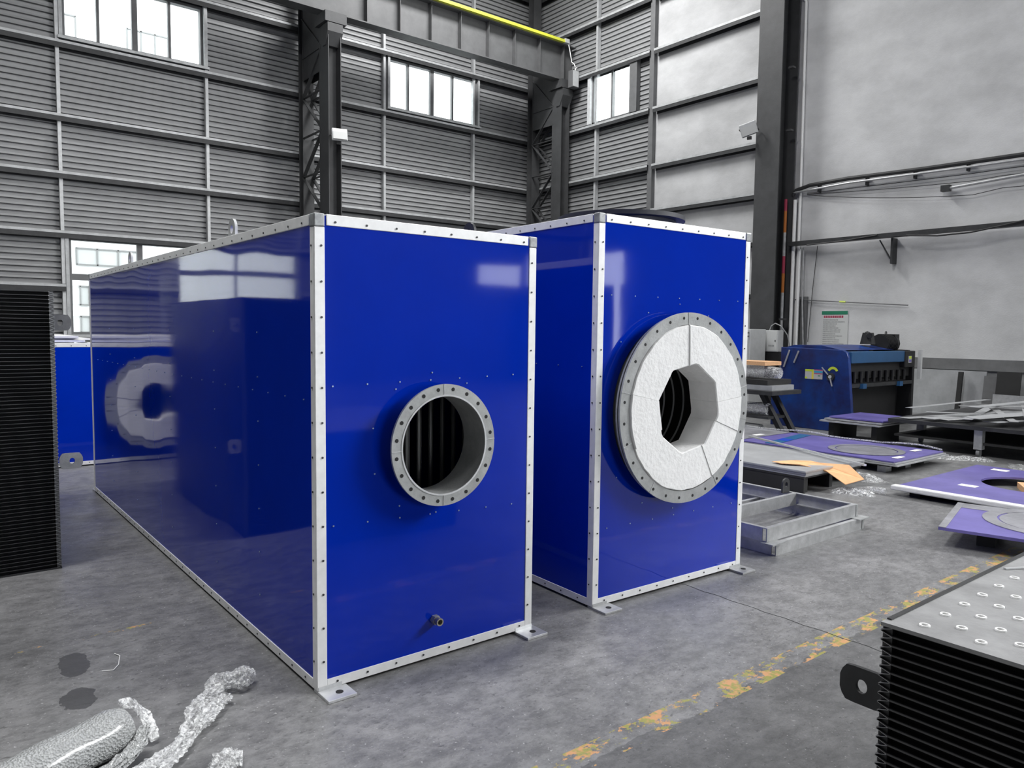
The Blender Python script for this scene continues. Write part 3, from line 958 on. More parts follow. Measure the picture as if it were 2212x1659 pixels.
def insulated_opening(par, cx, cz, ro, ri, y0, t, cuts, r_out, r_in, depth, hl, seams):
    flange(par, cx, cz, ro, ri, y0, t, hl, seams)
    MB().ring([(ri, y0 + t + 0.022), (ro - 0.012, y0 + t + 0.022), (ro - 0.012, y0 + t + 0.034), (ri, y0 + t + 0.034)], 96, (cx, 0, cz), 'y').build('backing_ring', 'flange_grey', par, smooth=True)
    MB().ring([(ri + 0.004, y0 + t), (ri + 0.012, y0 + t), (ri + 0.012, 0.02), (ri + 0.004, 0.02)], 96, (cx, 0, cz), 'y').build('flange_neck', 'flange_grey', par, smooth=True)
    n = len(cuts)
    for i in range(n):
        a0, a1 = R(cuts[i]) + 0.002, R(cuts[(i + 1) % n] + (360 if i == n - 1 else 0)) - 0.002
        k = max(4, int((a1 - a0) / 0.09))
        mb = MB()
        yy = y0 - 0.010 + 0.004 * ((i * 5) % 3 - 1)
        for j in range(k + 1):
            a = a0 + (a1 - a0) * j / k
            inner = r_in * 0.97 / math.cos((a + 0.2) % (PI / 4) - PI / 8)
            outer = r_out + 0.004 * random.uniform(-1, 1)
            for (r_, y) in ((outer, yy + 0.008), (outer - 0.006, yy), (inner + 0.006, yy), (inner, yy + 0.006), (inner, depth), (outer, depth)):
                mb.v.append((cx + r_ * math.cos(a), y, cz + r_ * math.sin(a)))
        for j in range(k):
            for q in range(6):
                mb.quad(j * 6 + q, (j + 1) * 6 + q, (j + 1) * 6 + (q + 1) % 6, j * 6 + (q + 1) % 6)
        mb.quad(*range(6)); mb.quad(*[k * 6 + q for q in reversed(range(6))])
        mb.build('insulation_block', 'insulation', par, smooth=True)
    MB().ring([(r_out + 0.02, 0.02), (r_out + 0.02, 1.6), (0, 1.6)], 48, (cx, 0, cz), 'y', closed=False).build('combustion_chamber', 'interior_black', par)
    for k in range(8):
        MB().ring([(r_in + 0.075, depth + 0.05 + k * 0.085), (r_in + 0.085, depth + 0.044 + k * 0.085), (r_in + 0.085, depth + 0.056 + k * 0.085)], 64, (cx, 0, cz), 'y').build('chamber_ring', 'ring_edge', par)

# --- cabinet with the white insulated flange
WB, LB, HB, RB = 1.3507, 3.4, 2.244, -0.0339
rvb = [(0.10 + i * 0.19, 1.80) for i in range(7)] + [(0.10 + i * 0.19, 0.46) for i in range(7)]
for k in range(14):
    a = R(12 + 360 / 14 * k)
    rvb.append((0.668 + 0.63 * math.cos(a), 1.135 + 0.63 * math.sin(a)))
rvb = [p for p in rvb if 0.06 < p[0] < WB - 0.06]
B = cabinet('equipment_cabinet', 'tall blue cabinet with white trim and a large white insulated round opening', (1.6721, 0.0038, 0), RB, WB, LB, HB, (0.668, 1.135, 0.535), 2,
            'blue exchanger cabinets', rvb, True, (0.9, 1.8, 2.6))
insulated_opening(B, 0.668, 1.135, 0.578, 0.505, -0.10, 0.012, (6, 92, 128, 168, 205, 298, 340), 0.503, 0.262, 0.10, 28, (92, 12, 350, 168, 200, 236, 300))
# black round collar on its roof
cl = thing('roof_collar', 'black round duct collar lying on top of the insulated blue cabinet', 'ring', (2.45, 0.58, HB + 0.009))
MB().ring([(0.36, 0.0), (0.365, 0.0), (0.365, 0.10), (0.36, 0.10)], 64, (0, 0, 0), 'z').build('wall', 'dark_steel', cl, smooth=True)
MB().ring([(0.36, 0.072), (0.425, 0.072), (0.425, 0.10), (0.36, 0.10)], 64, (0, 0, 0), 'z').build('rim', 'dark_steel', cl, smooth=True)

# --- low cabinet far behind, also seen mirrored in the long cabinet's side
D = cabinet('equipment_cabinet', 'low blue cabinet behind the long cabinet with sheets lying on its top', (-2.10, 6.64, 0), 0, 2.40, 2.2, 1.39, (1.18, 0.70, 0.47), 4,
            'blue exchanger cabinets', None, False, (0.8,))
insulated_opening(D, 1.18, 0.70, 0.545, 0.46, -0.10, 0.012, (10, 80, 150, 215, 280, 340), 0.455, 0.22, 0.10, 20, (90, 0, 180, 270))
for k, (dx, dy, rz) in enumerate(((0, 0, 0.0), (0.05, 0.03, 0.02), (-0.04, 0.02, -0.03))):
    s_ = MB().box(-1.15, 1.15, -0.9, 0.9, 0, 0.022).build('foam_sheet', 'white_foam')
    s_.location = (-0.92 + dx, 7.72 + dy, 1.40 + k * 0.024); s_.rotation_euler = (0, 0, rz)
    tag(s_, ('white sheet lying lowest on the low blue cabinet', 'white sheet in the middle of the three on the low blue cabinet', 'white sheet lying topmost on the low blue cabinet')[k], 'sheet', 'white sheets on the low blue cabinet')

# ------------------------------------------------------------------ plate stacks (heat exchanger cores)
def plate_stack(name, label, loc, rotz, L, Dp, n, p, lugs, mat_cover):
    t = thing(name, label, 'exchanger core', loc, rotz, 'black plate exchanger cores')
    # one plate pair: two sheets pinched together at both ends, dark core between them set back
    e = 0.030
    mb = MB()
    def sheet(sgn):
        prof = [(0, 0.04 * p), (e, 0.455 * p), (L - e, 0.455 * p), (L, 0.04 * p)]
        th = 0.0011
        b = len(mb.v)
        for (x, h) in prof:
            for y in (0.0, Dp):
                mb.v.append((x, y, sgn * h)); mb.v.append((x, y, sgn * (h + th)))
        for i in range(3):
            q = b + i * 4; r_ = b + (i + 1) * 4
            mb.cur = 0
            mb.quad(q, r_, r_ + 2, q + 2); mb.quad(q + 1, q + 3, r_ + 3, r_ + 1)
            mb.cur = 2 if i != 1 else 0
            mb.quad(q, q + 1, r_ + 1, r_); mb.quad(q + 2, r_ + 2, r_ + 3, q + 3)
        mb.cur = 2
        mb.quad(b, b + 2, b + 3, b + 1); b2 = b + 12
        mb.quad(b2, b2 + 1, b2 + 3, b2 + 2)
    sheet(1); sheet(-1)
    mb.cur = 1
    mb.box(e, L - e, 0.030, Dp - 0.030, -0.5 * p, 0.5 * p)
    mb.cur = 0
    mb.box(0.002, e * 0.9, 0.010, Dp - 0.010, -0.5 * p, 0.5 * p); mb.box(L - e * 0.9, L - 0.002, 0.010, Dp - 0.010, -0.5 * p, 0.5 * p)
    first = mb.build('plate', ['fin_sheet', 'fin_core', 'fin_tip'], t)
    first.location = (0, 0, 0.5 * p + 0.01)
    for i in range(1, n):
        dup(first, t, (0, 0, (i + 0.5) * p + 0.01))
    H = n * p + 0.01
    MB().box(0.0, L, 0.0, Dp, H, H + 0.010).build('cover', mat_cover, t)
    MB().box(0.0, L, 0.0, Dp, 0.0, 0.009).build('base', 'dark_steel', t)
    for (x, s_, z, off, lm) in lugs:
        q = MB()
        # eye plate sticking out of the end
        N = 24; r_ = 0.055; hole = 0.020; tt = 0.012
        cxx = x + s_ * off
        for a0 in (0.035, 0.035 + tt):
            for i in range(N):
                a = 2 * PI * i / N
                c, sn = math.cos(a), math.sin(a)
                k = min(0.068 / abs(c) if abs(c) > 1e-6 else 9, 0.052 / abs(sn) if abs(sn) > 1e-6 else 9)
                k = min(k, 0.071)
                q.v.append((cxx + k * c, a0, z + k * sn)); q.v.append((cxx + 0.8 * hole * c + s_ * 0.006, a0, z + hole * sn))
        for i in range(N):
            j = (i + 1) % N
            a, b = 2 * i, 2 * j; c_, d = 2 * N + 2 * i, 2 * N + 2 * j
            q.quad(a, b, b + 1, a + 1); q.quad(c_, c_ + 1, d + 1, d); q.quad(a, c_, d, b); q.quad(a + 1, b + 1, d + 1, c_ + 1)
        q.build('lifting_lug', lm, t)
    return t, H
plate_stack('plate_core', 'tall black stack of pinched plates at the left edge', (-2.61, 2.62, 0), 0, 2.0, 2.08, 73, 0.0246, ((2.0, 1, 1.61, 0.03, 'cover_plate'), (2.0, 1, 0.70, 0.075, 'galvanised')), 'dark_steel')
br, HBR = plate_stack('plate_core', 'black plate stack with studded grey cover at the lower right', (0.66, -2.095, 0), R(-90), 1.5, 1.5, 33, 0.0246, ((0.0, -1, 0.618, 0.055, 'dark_steel'),), 'cover_plate')
stud = None
for r_ in range(9):
    for k in range(11):
        u = 0.085 + r_ * 0.067
        v = 0.062 + k * 0.128 + (0.060 if r_ % 2 else 0)
        if stud is None:
            stud = MB().ring([(0.0085, 0.0), (0.0138, 0.0), (0.0132, 0.004), (0.0090, 0.004)], 18, (0, 0, 0), 'z').build('tube_end', 'white_pipe', br, smooth=True)
            stud.location = (u, v, HBR + 0.010)
        else:
            dup(stud, br, (u, v, HBR + 0.010))
MB().box(0.002, 0.014, 0.03, 1.5, HBR + 0.0105, HBR + 0.014).build('edge_strip', 'dark_steel', br)
MB().beam((0.032, 0.78, HBR + 0.013), (0.14, 0.98, HBR + 0.013), 0.012, 0.004).build('stiffener', 'bright_steel', br)

# ------------------------------------------------------------------ galvanised base frames on the floor
def channel_frame(label, x0, x1, y0, y1, z0, z1, cross, lugat, pads):
    f = thing('base_frame', label, 'frame', (x0, y0, z0), 0, 'galvanised base frames')
    w = 0.035; t = 0.006
    def rail(p, q, inward, nm='rail'):
        # C channel: web outside, flanges inward
        mb = MB()
        (xa, ya), (xb, yb) = p, q
        ix, iy = inward
        if ix:
            mb.box(xa, xa + ix * t, ya, yb, z0, z1).box(xa + ix * t, xa + ix * w, ya, yb, z1 - t, z1).box(xa + ix * t, xa + ix * w, ya, yb, z0, z0 + t)
        else:
            mb.box(xa, xb, ya, ya + iy * t, z0, z1).box(xa, xb, ya + iy * t, ya + iy * w, z1 - t, z1).box(xa, xb, ya + iy * t, ya + iy * w, z0, z0 + t)
        mb.build(nm, 'galvanised', f, world=True)
    rail((x0 + 0.0, y0), (x1, y0), (0, 1)); rail((x0, y1), (x1, y1), (0, -1))
    rail((x0, y0 + w), (x0, y1 - w), (1, 0)); rail((x1, y0 + w), (x1, y1 - w), (-1, 0))
    for y in cross:
        rail((x0 + w, y), (x1 - w, y), (0, 1), 'cross_member')
    for x in (x0 - 0.002, x1 - 0.028):
        MB().box(x, x + 0.03, y0 - 0.004, y0, z0 + 0.004, z1 - 0.004).build('corner_post', 'flange_grey', f, world=True)
    if lugat:
        lug(f, lugat[0] - x0, lugat[1] - y0, z1 - z0, 0.11, 0.13, 0.016, 0.022, 'y', 'dark_steel')
    for (x, y) in pads:
        MB().box(x, x + 0.16, y, y + 0.10, z1 - 0.004, z1 + 0.006).build('corner_plate', 'flange_grey', f, world=True)
    return f
channel_frame('lower galvanised steel base frame lying on the floor beside the insulated cabinet', 3.46, 4.735, -0.045, 1.9, 0.0, 0.092, (0.9,), None, ((3.38, -0.07), (4.62, -0.07)))
channel_frame('upper galvanised steel base frame with a black lifting eye', 3.41, 4.715, 0.0, 1.9, 0.0985, 0.20, (0.53,), (4.62, 0.60), ())

# ------------------------------------------------------------------ sheet stacks on the right
def sheet_pile(name, label, grp, x0, x1, y0, y1, z0, n, t, m, jitter=0.03):
    r_ = thing(name, label, 'sheet stack', (x0, y0, z0), 0, grp)
    for k in range(n):
        dx, dy = random.uniform(-jitter, jitter), random.uniform(-jitter, jitter)
        MB().box(x0 + dx, x1 + dx, y0 + dy, y1 + dy, z0 + k * t, z0 + (k + 0.86) * t).build('sheet', m if isinstance(m, str) else m[k % len(m)], r_, world=True)
    return r_
# crate-like dark base with steel sheets and cardboard
s1 = thing('sheet_trestle', 'low black trestle under grey steel sheets and torn cardboard', 'trestle', (5.55, 0.9, 0), 0)
for x in (5.62, 6.1, 6.6):
    MB().box(x, x + 0.06, 1.0, 3.4, 0.0, 0.15).build('skid', 'black_board', s1, world=True)
MB().box(5.575, 5.60, 0.98, 3.4, 0.0, 0.15).build('skirt', 'black_board', s1, world=True)
MB().box(5.57, 6.72, 0.98, 3.4, 0.15, 0.17).build('deck', 'black_board', s1, world=True)
sheet_pile('steel_sheets', 'stack of pale grey steel sheets behind the galvanised base frames', None, 5.56, 6.74, 0.95, 3.4, 0.17, 4, 0.016, 'sheet_steel', 0.02)
cb = MB()
pts = [(0, 0), (0.30, 0.12), (0.55, 0.10), (0.62, -0.05), (0.95, -0.18), (1.05, -0.42), (0.78, -0.50), (0.60, -0.30), (0.30, -0.20), (0.08, -0.14)]
b = 0
def cz_(x, y):
    return 0.0 if y > -0.22 else (y + 0.22) * 0.55
cb.v += [(x, y, cz_(x, y)) for x, y in pts] + [(x, y, cz_(x, y) - 0.006) for x, y in pts]
n = len(pts)
cb.quad(*range(n)); cb.quad(*[n + i for i in reversed(range(n))])
for i in range(n):
    j = (i + 1) % n
    cb.quad(i, n + i, n + j, j)
cbo = cb.build('cardboard_scrap', 'cardboard')
cbo.location = (5.70, 1.42, 0.252); cbo.rotation_euler = (0, 0, R(-40)); cbo.scale = (0.78, 0.78, 1)
tag(cbo, 'torn orange-brown cardboard hanging over the grey steel sheets', 'cardboard')
tag(MB().beam((7.12, 2.66, 0.262), (6.24, 0.70, 0.262), 0.03, 0.02).build('steel_bar', 'bright_steel'), 'long pale steel bar lying diagonally across the grey sheets', 'bar')

# blue film-covered panels on skids
s2 = thing('panel_pallet', 'dark pallet with short feet under the violet film-covered panels', 'pallet', (7.4, 0.95, 0), 0)
for y in (1.05, 1.75, 2.45, 3.2):
    for x in (7.45, 7.95, 8.45):
        MB().box(x, x + 0.14, y, y + 0.10, 0, 0.075).build('foot', 'galvanised', s2, world=True)
MB().box(7.42, 8.68, 1.0, 4.0, 0.075, 0.095).build('deck', 'black_board', s2, world=True)
pn = thing('panel_stack', 'violet film-covered panels stacked on a pallet before the blue machine', 'panel', (7.35, 0.9, 0.096), 0)
for k in range(3):
    d = 0.03 * k
    MB().box(7.36 + d * 0.6, 8.74 - d * 0.4, 0.88 + d, 4.0, 0.097 + k * 0.018, 0.111 + k * 0.018).build('sheet', 'sheet_steel' if k < 2 else 'violet_panel', pn, world=True)
MB().ring([(0.36, 0.152), (0.44, 0.152), (0.44, 0.156), (0.36, 0.156)], 48, (7.98, 1.55, 0), 'z').build('film_ring', 'violet_film', pn, world=True)
MB().ring([(0.0, 0.151), (0.345, 0.151), (0.345, 0.153), (0.0, 0.153)], 48, (7.98, 1.55, 0), 'z', closed=False).build('film_disc', 'violet_film', pn, world=True)
MB().beam((7.45, 2.55, 0.152), (8.62, 2.75, 0.152), 0.16, 0.005).build('dark_strip', 'teal_strip', pn, world=True)
MB().beam((7.80, 2.61, 0.153), (8.02, 2.65, 0.153), 0.15, 0.005).build('blue_patch', 'blue_strip', pn, world=True)
for (x, y) in ((8.35, 1.12), (7.62, 1.0), (7.95, 3.1)):
    MB().box(x, x + 0.20, y, y + 0.07, 0.152, 0.154).build('paper_tag', 'paper_white', pn, world=True)
MB().box(7.40, 8.70, 3.0, 4.0, 0.1515, 0.1525).build('bare_film', 'violet_film', pn, world=True)
# rippled film edge
mb = MB(); pr = []
for i in range(40):
    y = 0.95 + i * 0.078
    pr.append((8.70 + 0.02 * math.sin(i * 0.7), y, 0.165 + 0.030 * max(0, math.sin(i * 0.33))))
MB().tube(pr, 0.012, 6).build('film_edge', 'clear_film', pn, world=True)

s3 = thing('holed_sheet', 'flat violet panel with a round hole on white foam, at the right edge', 'panel', (6.25, -1.5, 0), 0)
mbp = MB()
def flat_with_hole(x0, x1, y0, y1, z, t, cx, cy, rad, n=64):
    mb = MB()
    for zz in (z, z - t):
        for k in range(n):
            a = 2 * PI * k / n; c, s_ = math.cos(a), math.sin(a)
            tx = (x1 - cx) / c if c > 1e-9 else (x0 - cx) / c if c < -1e-9 else 1e9
            ty = (y1 - cy) / s_ if s_ > 1e-9 else (y0 - cy) / s_ if s_ < -1e-9 else 1e9
            f = min(tx, ty)
            mb.v.append((cx + rad * c, cy + rad * s_, zz)); mb.v.append((cx + f * c, cy + f * s_, zz))
    for k in range(n):
        j = (k + 1) % n
        a, b, c_, d = 2 * k, 2 * j, 2 * n + 2 * k, 2 * n + 2 * j
        mb.quad(a, a + 1, b + 1, b); mb.quad(c_, d, d + 1, c_ + 1); mb.quad(a, b, d, c_); mb.quad(a + 1, c_ + 1, d + 1, b + 1)
    for (x, y) in ((x0, y0), (x1, y0), (x1, y1), (x0, y1)):
        a = math.atan2(y - cy, x - cx) % (2 * PI); k = int(a / (2 * PI / n)) % n; j = (k + 1) % n
        b = len(mb.v); mb.v += [(x, y, z), (x, y, z - t)]
        mb.quad(2 * k + 1, b, 2 * j + 1); mb.quad(2 * n + 2 * k + 1, 2 * n + 2 * j + 1, b + 1)
        mb.quad(2 * k + 1, 2 * n + 2 * k + 1, b + 1, b); mb.quad(b, b + 1, 2 * n + 2 * j + 1, 2 * j + 1)
    return mb
flat_with_hole(6.27, 8.30, -1.7, 0.40, 0.10, 0.02, 7.42, -0.42, 0.44).build('sheet', 'violet_panel', s3, world=True)
MB().box(6.24, 6.34, -1.75, 0.44, 0.055, 0.104).build('foam_edge', 'white_foam', s3, world=True, bevel=0.012)
for y in (-1.5, -0.6, 0.2):
    MB().box(6.35, 8.2, y, y + 0.1, 0.0, 0.078).build('batten', 'black_board', s3, world=True)
for (x, y) in ((6.80, -0.12), (8.05, 0.02)):
    MB().box(x, x + 0.11, y, y + 0.16, 0.101, 0.103).build('paper_tag', 'paper_white', s3, world=True)
bl = MB().box(-0.28, 0.28, -0.05, 0.05, 0, 0.06).build('timber_block', 'timber')
bl.location = (7.52, -0.36, 0.0); bl.rotation_euler = (0, 0, R(28))
tag(bl, 'pale timber block lying inside the round hole of the violet panel', 'timber')
tag(MB().tube([(6.22, 0.47, 0.03), (6.2, 0.62, 0.035), (6.18, 0.75, 0.02)], [0.035, 0.028, 0.008], 8).build('film_tail', 'clear_film'), 'twisted end of clear film on the floor beside the violet panel', 'film')

s4 = thing('ringed_sheet', 'violet panel with a film-covered ring resting above the floor, lower right', 'panel', (4.68, -0.64, 0.10), R(14))
MB().box(0.0, 1.05, -2.0, 0.0, 0.030, 0.052).build('sheet', 'violet_panel', s4)
MB().box(0.0, 1.05, -0.05, 0.0, 0.0525, 0.056).build('film_border', 'violet_film', s4)
MB().box(0.85, 1.05, -2.0, -0.05, 0.0525, 0.0545).build('film_border', 'violet_film', s4)
MB().ring([(0.40, 0.053), (0.50, 0.053), (0.50, 0.058), (0.40, 0.058)], 48, (0.66, -0.72, 0), 'z').build('film_ring', 'violet_film', s4)
MB().ring([(0.0, 0.053), (0.385, 0.053), (0.385, 0.055), (0.0, 0.055)], 48, (0.66, -0.72, 0), 'z', closed=False).build('film_disc', 'violet_film', s4)
s5 = thing('support_block', 'black timber supports under the violet panel, lower right', 'support', (4.8, -0.66, 0), R(14))
for y in (-0.30, -1.1, -1.9):
    MB().box(0.12, 1.0, y, y + 0.12, 0, 0.129).build('bearer', 'black_board', s5)

# ------------------------------------------------------------------ blue shearing machine
m = thing('shearing_machine', 'dark blue sheet metal shearing machine with control lever by the right wall', 'machine', (10.42, 3.02, 0))
ep = [(2.98, 0.0), (3.10, 1.22), (3.13, 1.30), (3.20, 1.335), (4.30, 1.36), (4.30, 0.92), (4.46, 0.80), (4.46, 0.0)]
MB().prism(ep, 'x', 10.42, 10.50).build('end_plate', 'machine_blue', m, world=True, bevel=0.01)
ep2 = [(3.10, 0.0), (3.10, 1.25), (3.20, 1.32), (4.30, 1.34), (4.46, 0.80), (4.46, 0.0)]
MB().prism(ep2, 'x', 12.72, 12.80).build('end_plate', 'machine_black', m, world=True)
MB().box(10.50, 12.35, 3.08, 3.20, 1.12, 1.31).build('upper_beam', 'machine_light_blue', m, world=True, bevel=0.01)
MB().box(12.35, 12.72, 3.06, 3.35, 1.02, 1.31).build('motor_housing', 'machine_black', m, world=True, bevel=0.015)
MB().box(10.50, 12.72, 3.16, 3.30, 0.86, 1.12).build('hold_down_beam', 'machine_black', m, world=True)
for i in range(9):
    MB().tube([(10.70 + i * 0.22, 3.13, 0.80), (10.70 + i * 0.22, 3.13, 0.98)], 0.028, 8).build('hold_down', 'machine_black', m, world=True)
MB().box(10.50, 12.72, 3.10, 3.9, 0.72, 0.78).build('work_table', 'dark_steel', m, world=True)
MB().box(10.50, 12.72, 3.35, 3.45, 0.10, 0.72).build('apron', 'machine_black', m, world=True)
MB().box(10.50, 12.72, 3.9, 4.3, 0.1, 1.33).build('rear_body', 'machine_blue', m, world=True)
MB().prism([(3.25, 1.33), (3.6, 1.40), (4.1, 1.40), (4.30, 1.345)], 'x', 10.5, 12.3).build('top_cover', 'machine_blue', m, world=True)
MB().box(12.86, 12.92, 3.02, 3.08, 0.80, 1.33).build('light_strip', 'lamp_grey', m, world=True)
MB().tube([(11.85, 3.5, 1.42), (11.85, 3.5, 1.62)], [0.13, 0.09], 10).build('valve_block', 'machine_black', m, world=True)
MB().tube([(11.70, 3.4, 1.57), (12.02, 3.6, 1.60)], 0.05, 8).build('valve_arm', 'machine_black', m, world=True)
mo = MB().tube([(12.18, 3.45, 1.43), (12.62, 3.45, 1.43)], [0.16, 0.16], 14).build('motor', 'machine_black', m, world=True, smooth=True)
MB().ring([(0.022, -0.006), (0.034, -0.006), (0.034, 0.006), (0.022, 0.006)], 12, (12.40, 3.45, 1.62), 'y').build('eye_bolt', 'dark_steel', mo, world=True)
MB().box(12.50, 12.66, 3.33, 3.55, 1.40, 1.60).build('terminal_box', 'machine_black', mo, world=True)
for i in range(7):
    MB().ring([(0.158, 12.2 + i * 0.05), (0.176, 12.2 + i * 0.05), (0.176, 12.215 + i * 0.05), (0.158, 12.215 + i * 0.05)], 14, (0, 3.45, 1.43), 'x').build('cooling_fin', 'machine_black', mo, world=True)
# controls on the end plate
XE = 10.418
sp = MB().box(XE - 0.006, XE, 3.52, 3.83, 0.84, 1.00).build('instruction_plate', 'sticker_grey', m, world=True)
for (y0, y1, z0, z1, mm) in ((3.68, 3.83, 0.965, 1.0, 'sticker_lime'), (3.675, 3.71, 0.84, 0.965, 'sticker_yellow'), (3.52, 3.67, 0.985, 1.0, 'sticker_red'), (3.52, 3.67, 0.945, 0.98, 'sticker_cyan'), (3.52, 3.67, 0.925, 0.94, 'sticker_red'), (3.56, 3.60, 0.89, 0.905, 'poster_green'), (3.79, 3.83, 0.845, 0.875, 'sticker_lime')):
    MB().box(XE - 0.0075, XE - 0.0061, y0, y1, z0, z1).build('print_patch', mm, sp, world=True)
dl = MB().tube([(XE - 0.05, 3.365, 0.895), (XE, 3.365, 0.895)], 0.062, 20).build('dial', 'dark_steel', m, world=True)
MB().tube([(XE - 0.06, 3.365, 0.895), (XE - 0.05, 3.365, 0.895)], 0.028, 14).build('hub', 'lamp_grey', dl, world=True)
mb = MB()
for i in range(9):
    a0, a1 = R(20 + 140 * i / 9), R(20 + 140 * (i + 1) / 9)
    b = len(mb.v)
    for a in (a0, a1):
        for r_ in (0.055, 0.095):
            mb.v.append((XE - 0.004, 3.345 - r_ * math.cos(a), 0.975 + r_ * math.sin(a) - 0.01))
    mb.quad(b, b + 1, b + 3, b + 2)
mb.build('scale_arc', 'sticker_lime', dl, world=True)
MB().beam((XE - 0.07, 3.50, 1.045), (XE - 0.065, 3.395, 0.93), 0.016, 0.016).build('lever', 'bright_steel', dl, world=True)
MB().beam((XE - 0.065, 3.352, 0.865), (XE - 0.07, 3.315, 0.745), 0.016, 0.016).build('lever', 'bright_steel', dl, world=True)
for (a, b) in (((4.12, 1.31), (4.22, 1.02)), ((3.95, 1.30), (4.03, 1.10))):
    MB().tube([(XE - 0.03, a[0], a[1]), (XE - 0.03, b[0], b[1])], 0.015, 6).build('conduit', 'galvanised', m, world=True)
st = MB().box(12.45, 12.56, 3.052, 3.06, 1.10, 1.22).build('warning_plate', 'sticker_grey', m, world=True)
MB().box(12.46, 12.55, 3.050, 3.052, 1.17, 1.215).build('print_patch', 'sticker_lime', st, world=True)
MB().box(12.46, 12.55, 3.050, 3.052, 1.115, 1.155).build('print_patch', 'violet_panel', st, world=True)
for x in (10.85, 12.15):
    MB().box(x, x + 0.12, 3.05, 3.12, 0.70, 0.78).build('stop_block', 'machine_light_blue', m, world=True)

# ------------------------------------------------------------------ scrap cart
ct = thing('scrap_cart', 'low dark steel cart on casters heaped with metal offcuts', 'cart', (9.5, 0, 0))
MB().box(9.5, 12.6, -0.6, 2.0, 0.36, 0.41).build('deck', 'dark_steel', ct, world=True)
for (x, y) in ((9.62, 0.86), (10.4, 1.92), (9.62, -0.5), (12.4, 1.9), (12.4, -0.5)):
    MB().box(x - 0.05, x + 0.05, y - 0.05, y + 0.05, 0.10, 0.36).build('leg', 'galvanised', ct, world=True)
    MB().ring([(0.0, -0.02), (0.05, -0.02), (0.05, 0.02), (0.0, 0.02)], 14, (x, y, 0.05), 'y', closed=False).build('caster', 'cover_plate', ct, world=True)
MB().box(9.6, 12.5, -0.55, 1.95, 0.16, 0.19).build('lower_shelf', 'black_board', ct, world=True)
strips = [(9.55, 1.8, 11.8, 1.2, 0.16), (9.58, 1.5, 12.3, 0.8, 0.20), (9.6, 1.3, 11.6, 0.4, 0.14), (9.7, 1.05, 12.2, 1.6, 0.12), (9.62, 0.75, 11.9, -0.1, 0.22), (9.7, 0.5, 11.0, 1.2, 0.10),
          (10.0, 1.7, 11.0, -0.2, 0.12), (9.45, 0.92, 10.6, 0.55, 0.26), (9.5, 0.25, 11.4, 0.9, 0.12), (9.9, 1.9, 12.4, 1.75, 0.10), (10.2, 0.1, 12.2, 0.3, 0.18), (10.6, 1.5, 11.4, 0.2, 0.09), (9.6, 0.05, 10.9, -0.3, 0.2), (10.3, 1.2, 12.5, 0.9, 0.15)]
desc = ['near the left end', 'long and broad near the left end', 'pale and narrow near the left end', 'slanting to the back', 'broad in the middle', 'narrow in the middle', 'laid crosswise over the others', 'overhanging the front edge of the cart', 'narrow near the front', 'along the back edge', 'wide at the right', 'narrow laid crosswise at the back', 'at the front right corner', 'lying long at the back right']
for k, (xa, ya, xb, yb, w) in enumerate(strips):
    z = 0.425 + k * 0.012
    o = MB().beam((xa, ya, z + (0.01 if k % 2 else 0)), (xb, yb, z + 0.02 + 0.02 * (k % 3)), w, 0.005).build('metal_offcut', ('scrap_steel', 'sheet_steel', 'galvanised')[k % 3])
    tag(o, 'grey metal offcut ' + desc[k] + (' on the scrap cart' if 'cart' not in desc[k] else ''), 'offcut', 'offcuts on the scrap cart')
lp = thing('side_sheets', 'sagging grey and violet sheets between the blue machine and scrap cart', 'sheet stack', (9.3, 2.3, 0))
for k in range(3):
    MB().box(9.35 + 0.05 * k, 10.3 + 0.05 * k, 2.05, 2.95 - 0.05 * k, 0.28 + k * 0.03, 0.30 + k * 0.03).build('sheet', ('sheet_steel', 'galvanised', 'violet_panel')[k], lp, world=True)
for y in (2.15, 2.8):
    MB().box(9.5, 10.2, y, y + 0.08, 0, 0.28).build('bearer', 'black_board', lp, world=True)

# ------------------------------------------------------------------ bench with rolls behind the insulated cabinet
bn = thing('trestle_bench', 'black trestle bench loaded with boards and plastic rolls behind the insulated cabinet', 'bench', (8.9, 3.5, 0))
MB().box(8.7, 9.5, 3.35, 5.6, 0.66, 0.72).build('top', 'dark_steel', bn, world=True)
for y in (3.75, 5.3):
    MB().beam((9.05, y - 0.0, 0.66), (9.05, y - 0.42, 0.0), 0.07, 0.09, (1, 0, 0)).build('leg', 'machine_black', bn, world=True)
    MB().beam((9.35, y - 0.0, 0.66), (9.35, y - 0.42, 0.0), 0.07, 0.09, (1, 0, 0)).build('leg', 'machine_black', bn, world=True)
MB().box(8.85, 9.4, 3.5, 5.5, 0.28, 0.32).build('shelf', 'dark_steel', bn, world=True)
tag(MB().box(8.9, 9.35, 3.62, 5.5, 1.095, 1.155).build('timber_plank', 'timber'), 'orange timber plank lying topmost on the trestle bench', 'plank')
tag(MB().box(8.8, 9.4, 3.42, 5.5, 0.723, 0.80).build('steel_box_section', 'sheet_steel'), 'grey steel section lying on the trestle bench', 'section')
tag(MB().box(8.8, 9.45, 3.50, 5.5, 0.803, 0.88).build('board_stack', 'black_board'), 'dark board stack on the trestle bench above the grey section', 'boards')
rl = MB(); pth = [(9.05, 3.45 + i * 0.2, 0.985 + 0.006 * math.sin(i)) for i in range(11)]
rl.tube(pth, [0.085, 0.10, 0.10, 0.095, 0.10, 0.1, 0.1, 0.1, 0.1, 0.1, 0.09], 14)
tag(rl.build('plastic_roll', 'clear_film', smooth=True), 'roll of clear plastic film lying under the orange plank', 'roll')
tag(MB().tube([(9.0, 3.6 + i * 0.2, 0.42) for i in range(9)], 0.095, 14).build('plastic_roll', 'clear_film', smooth=True), 'roll of clear plastic film on the lower shelf of the trestle bench', 'roll')
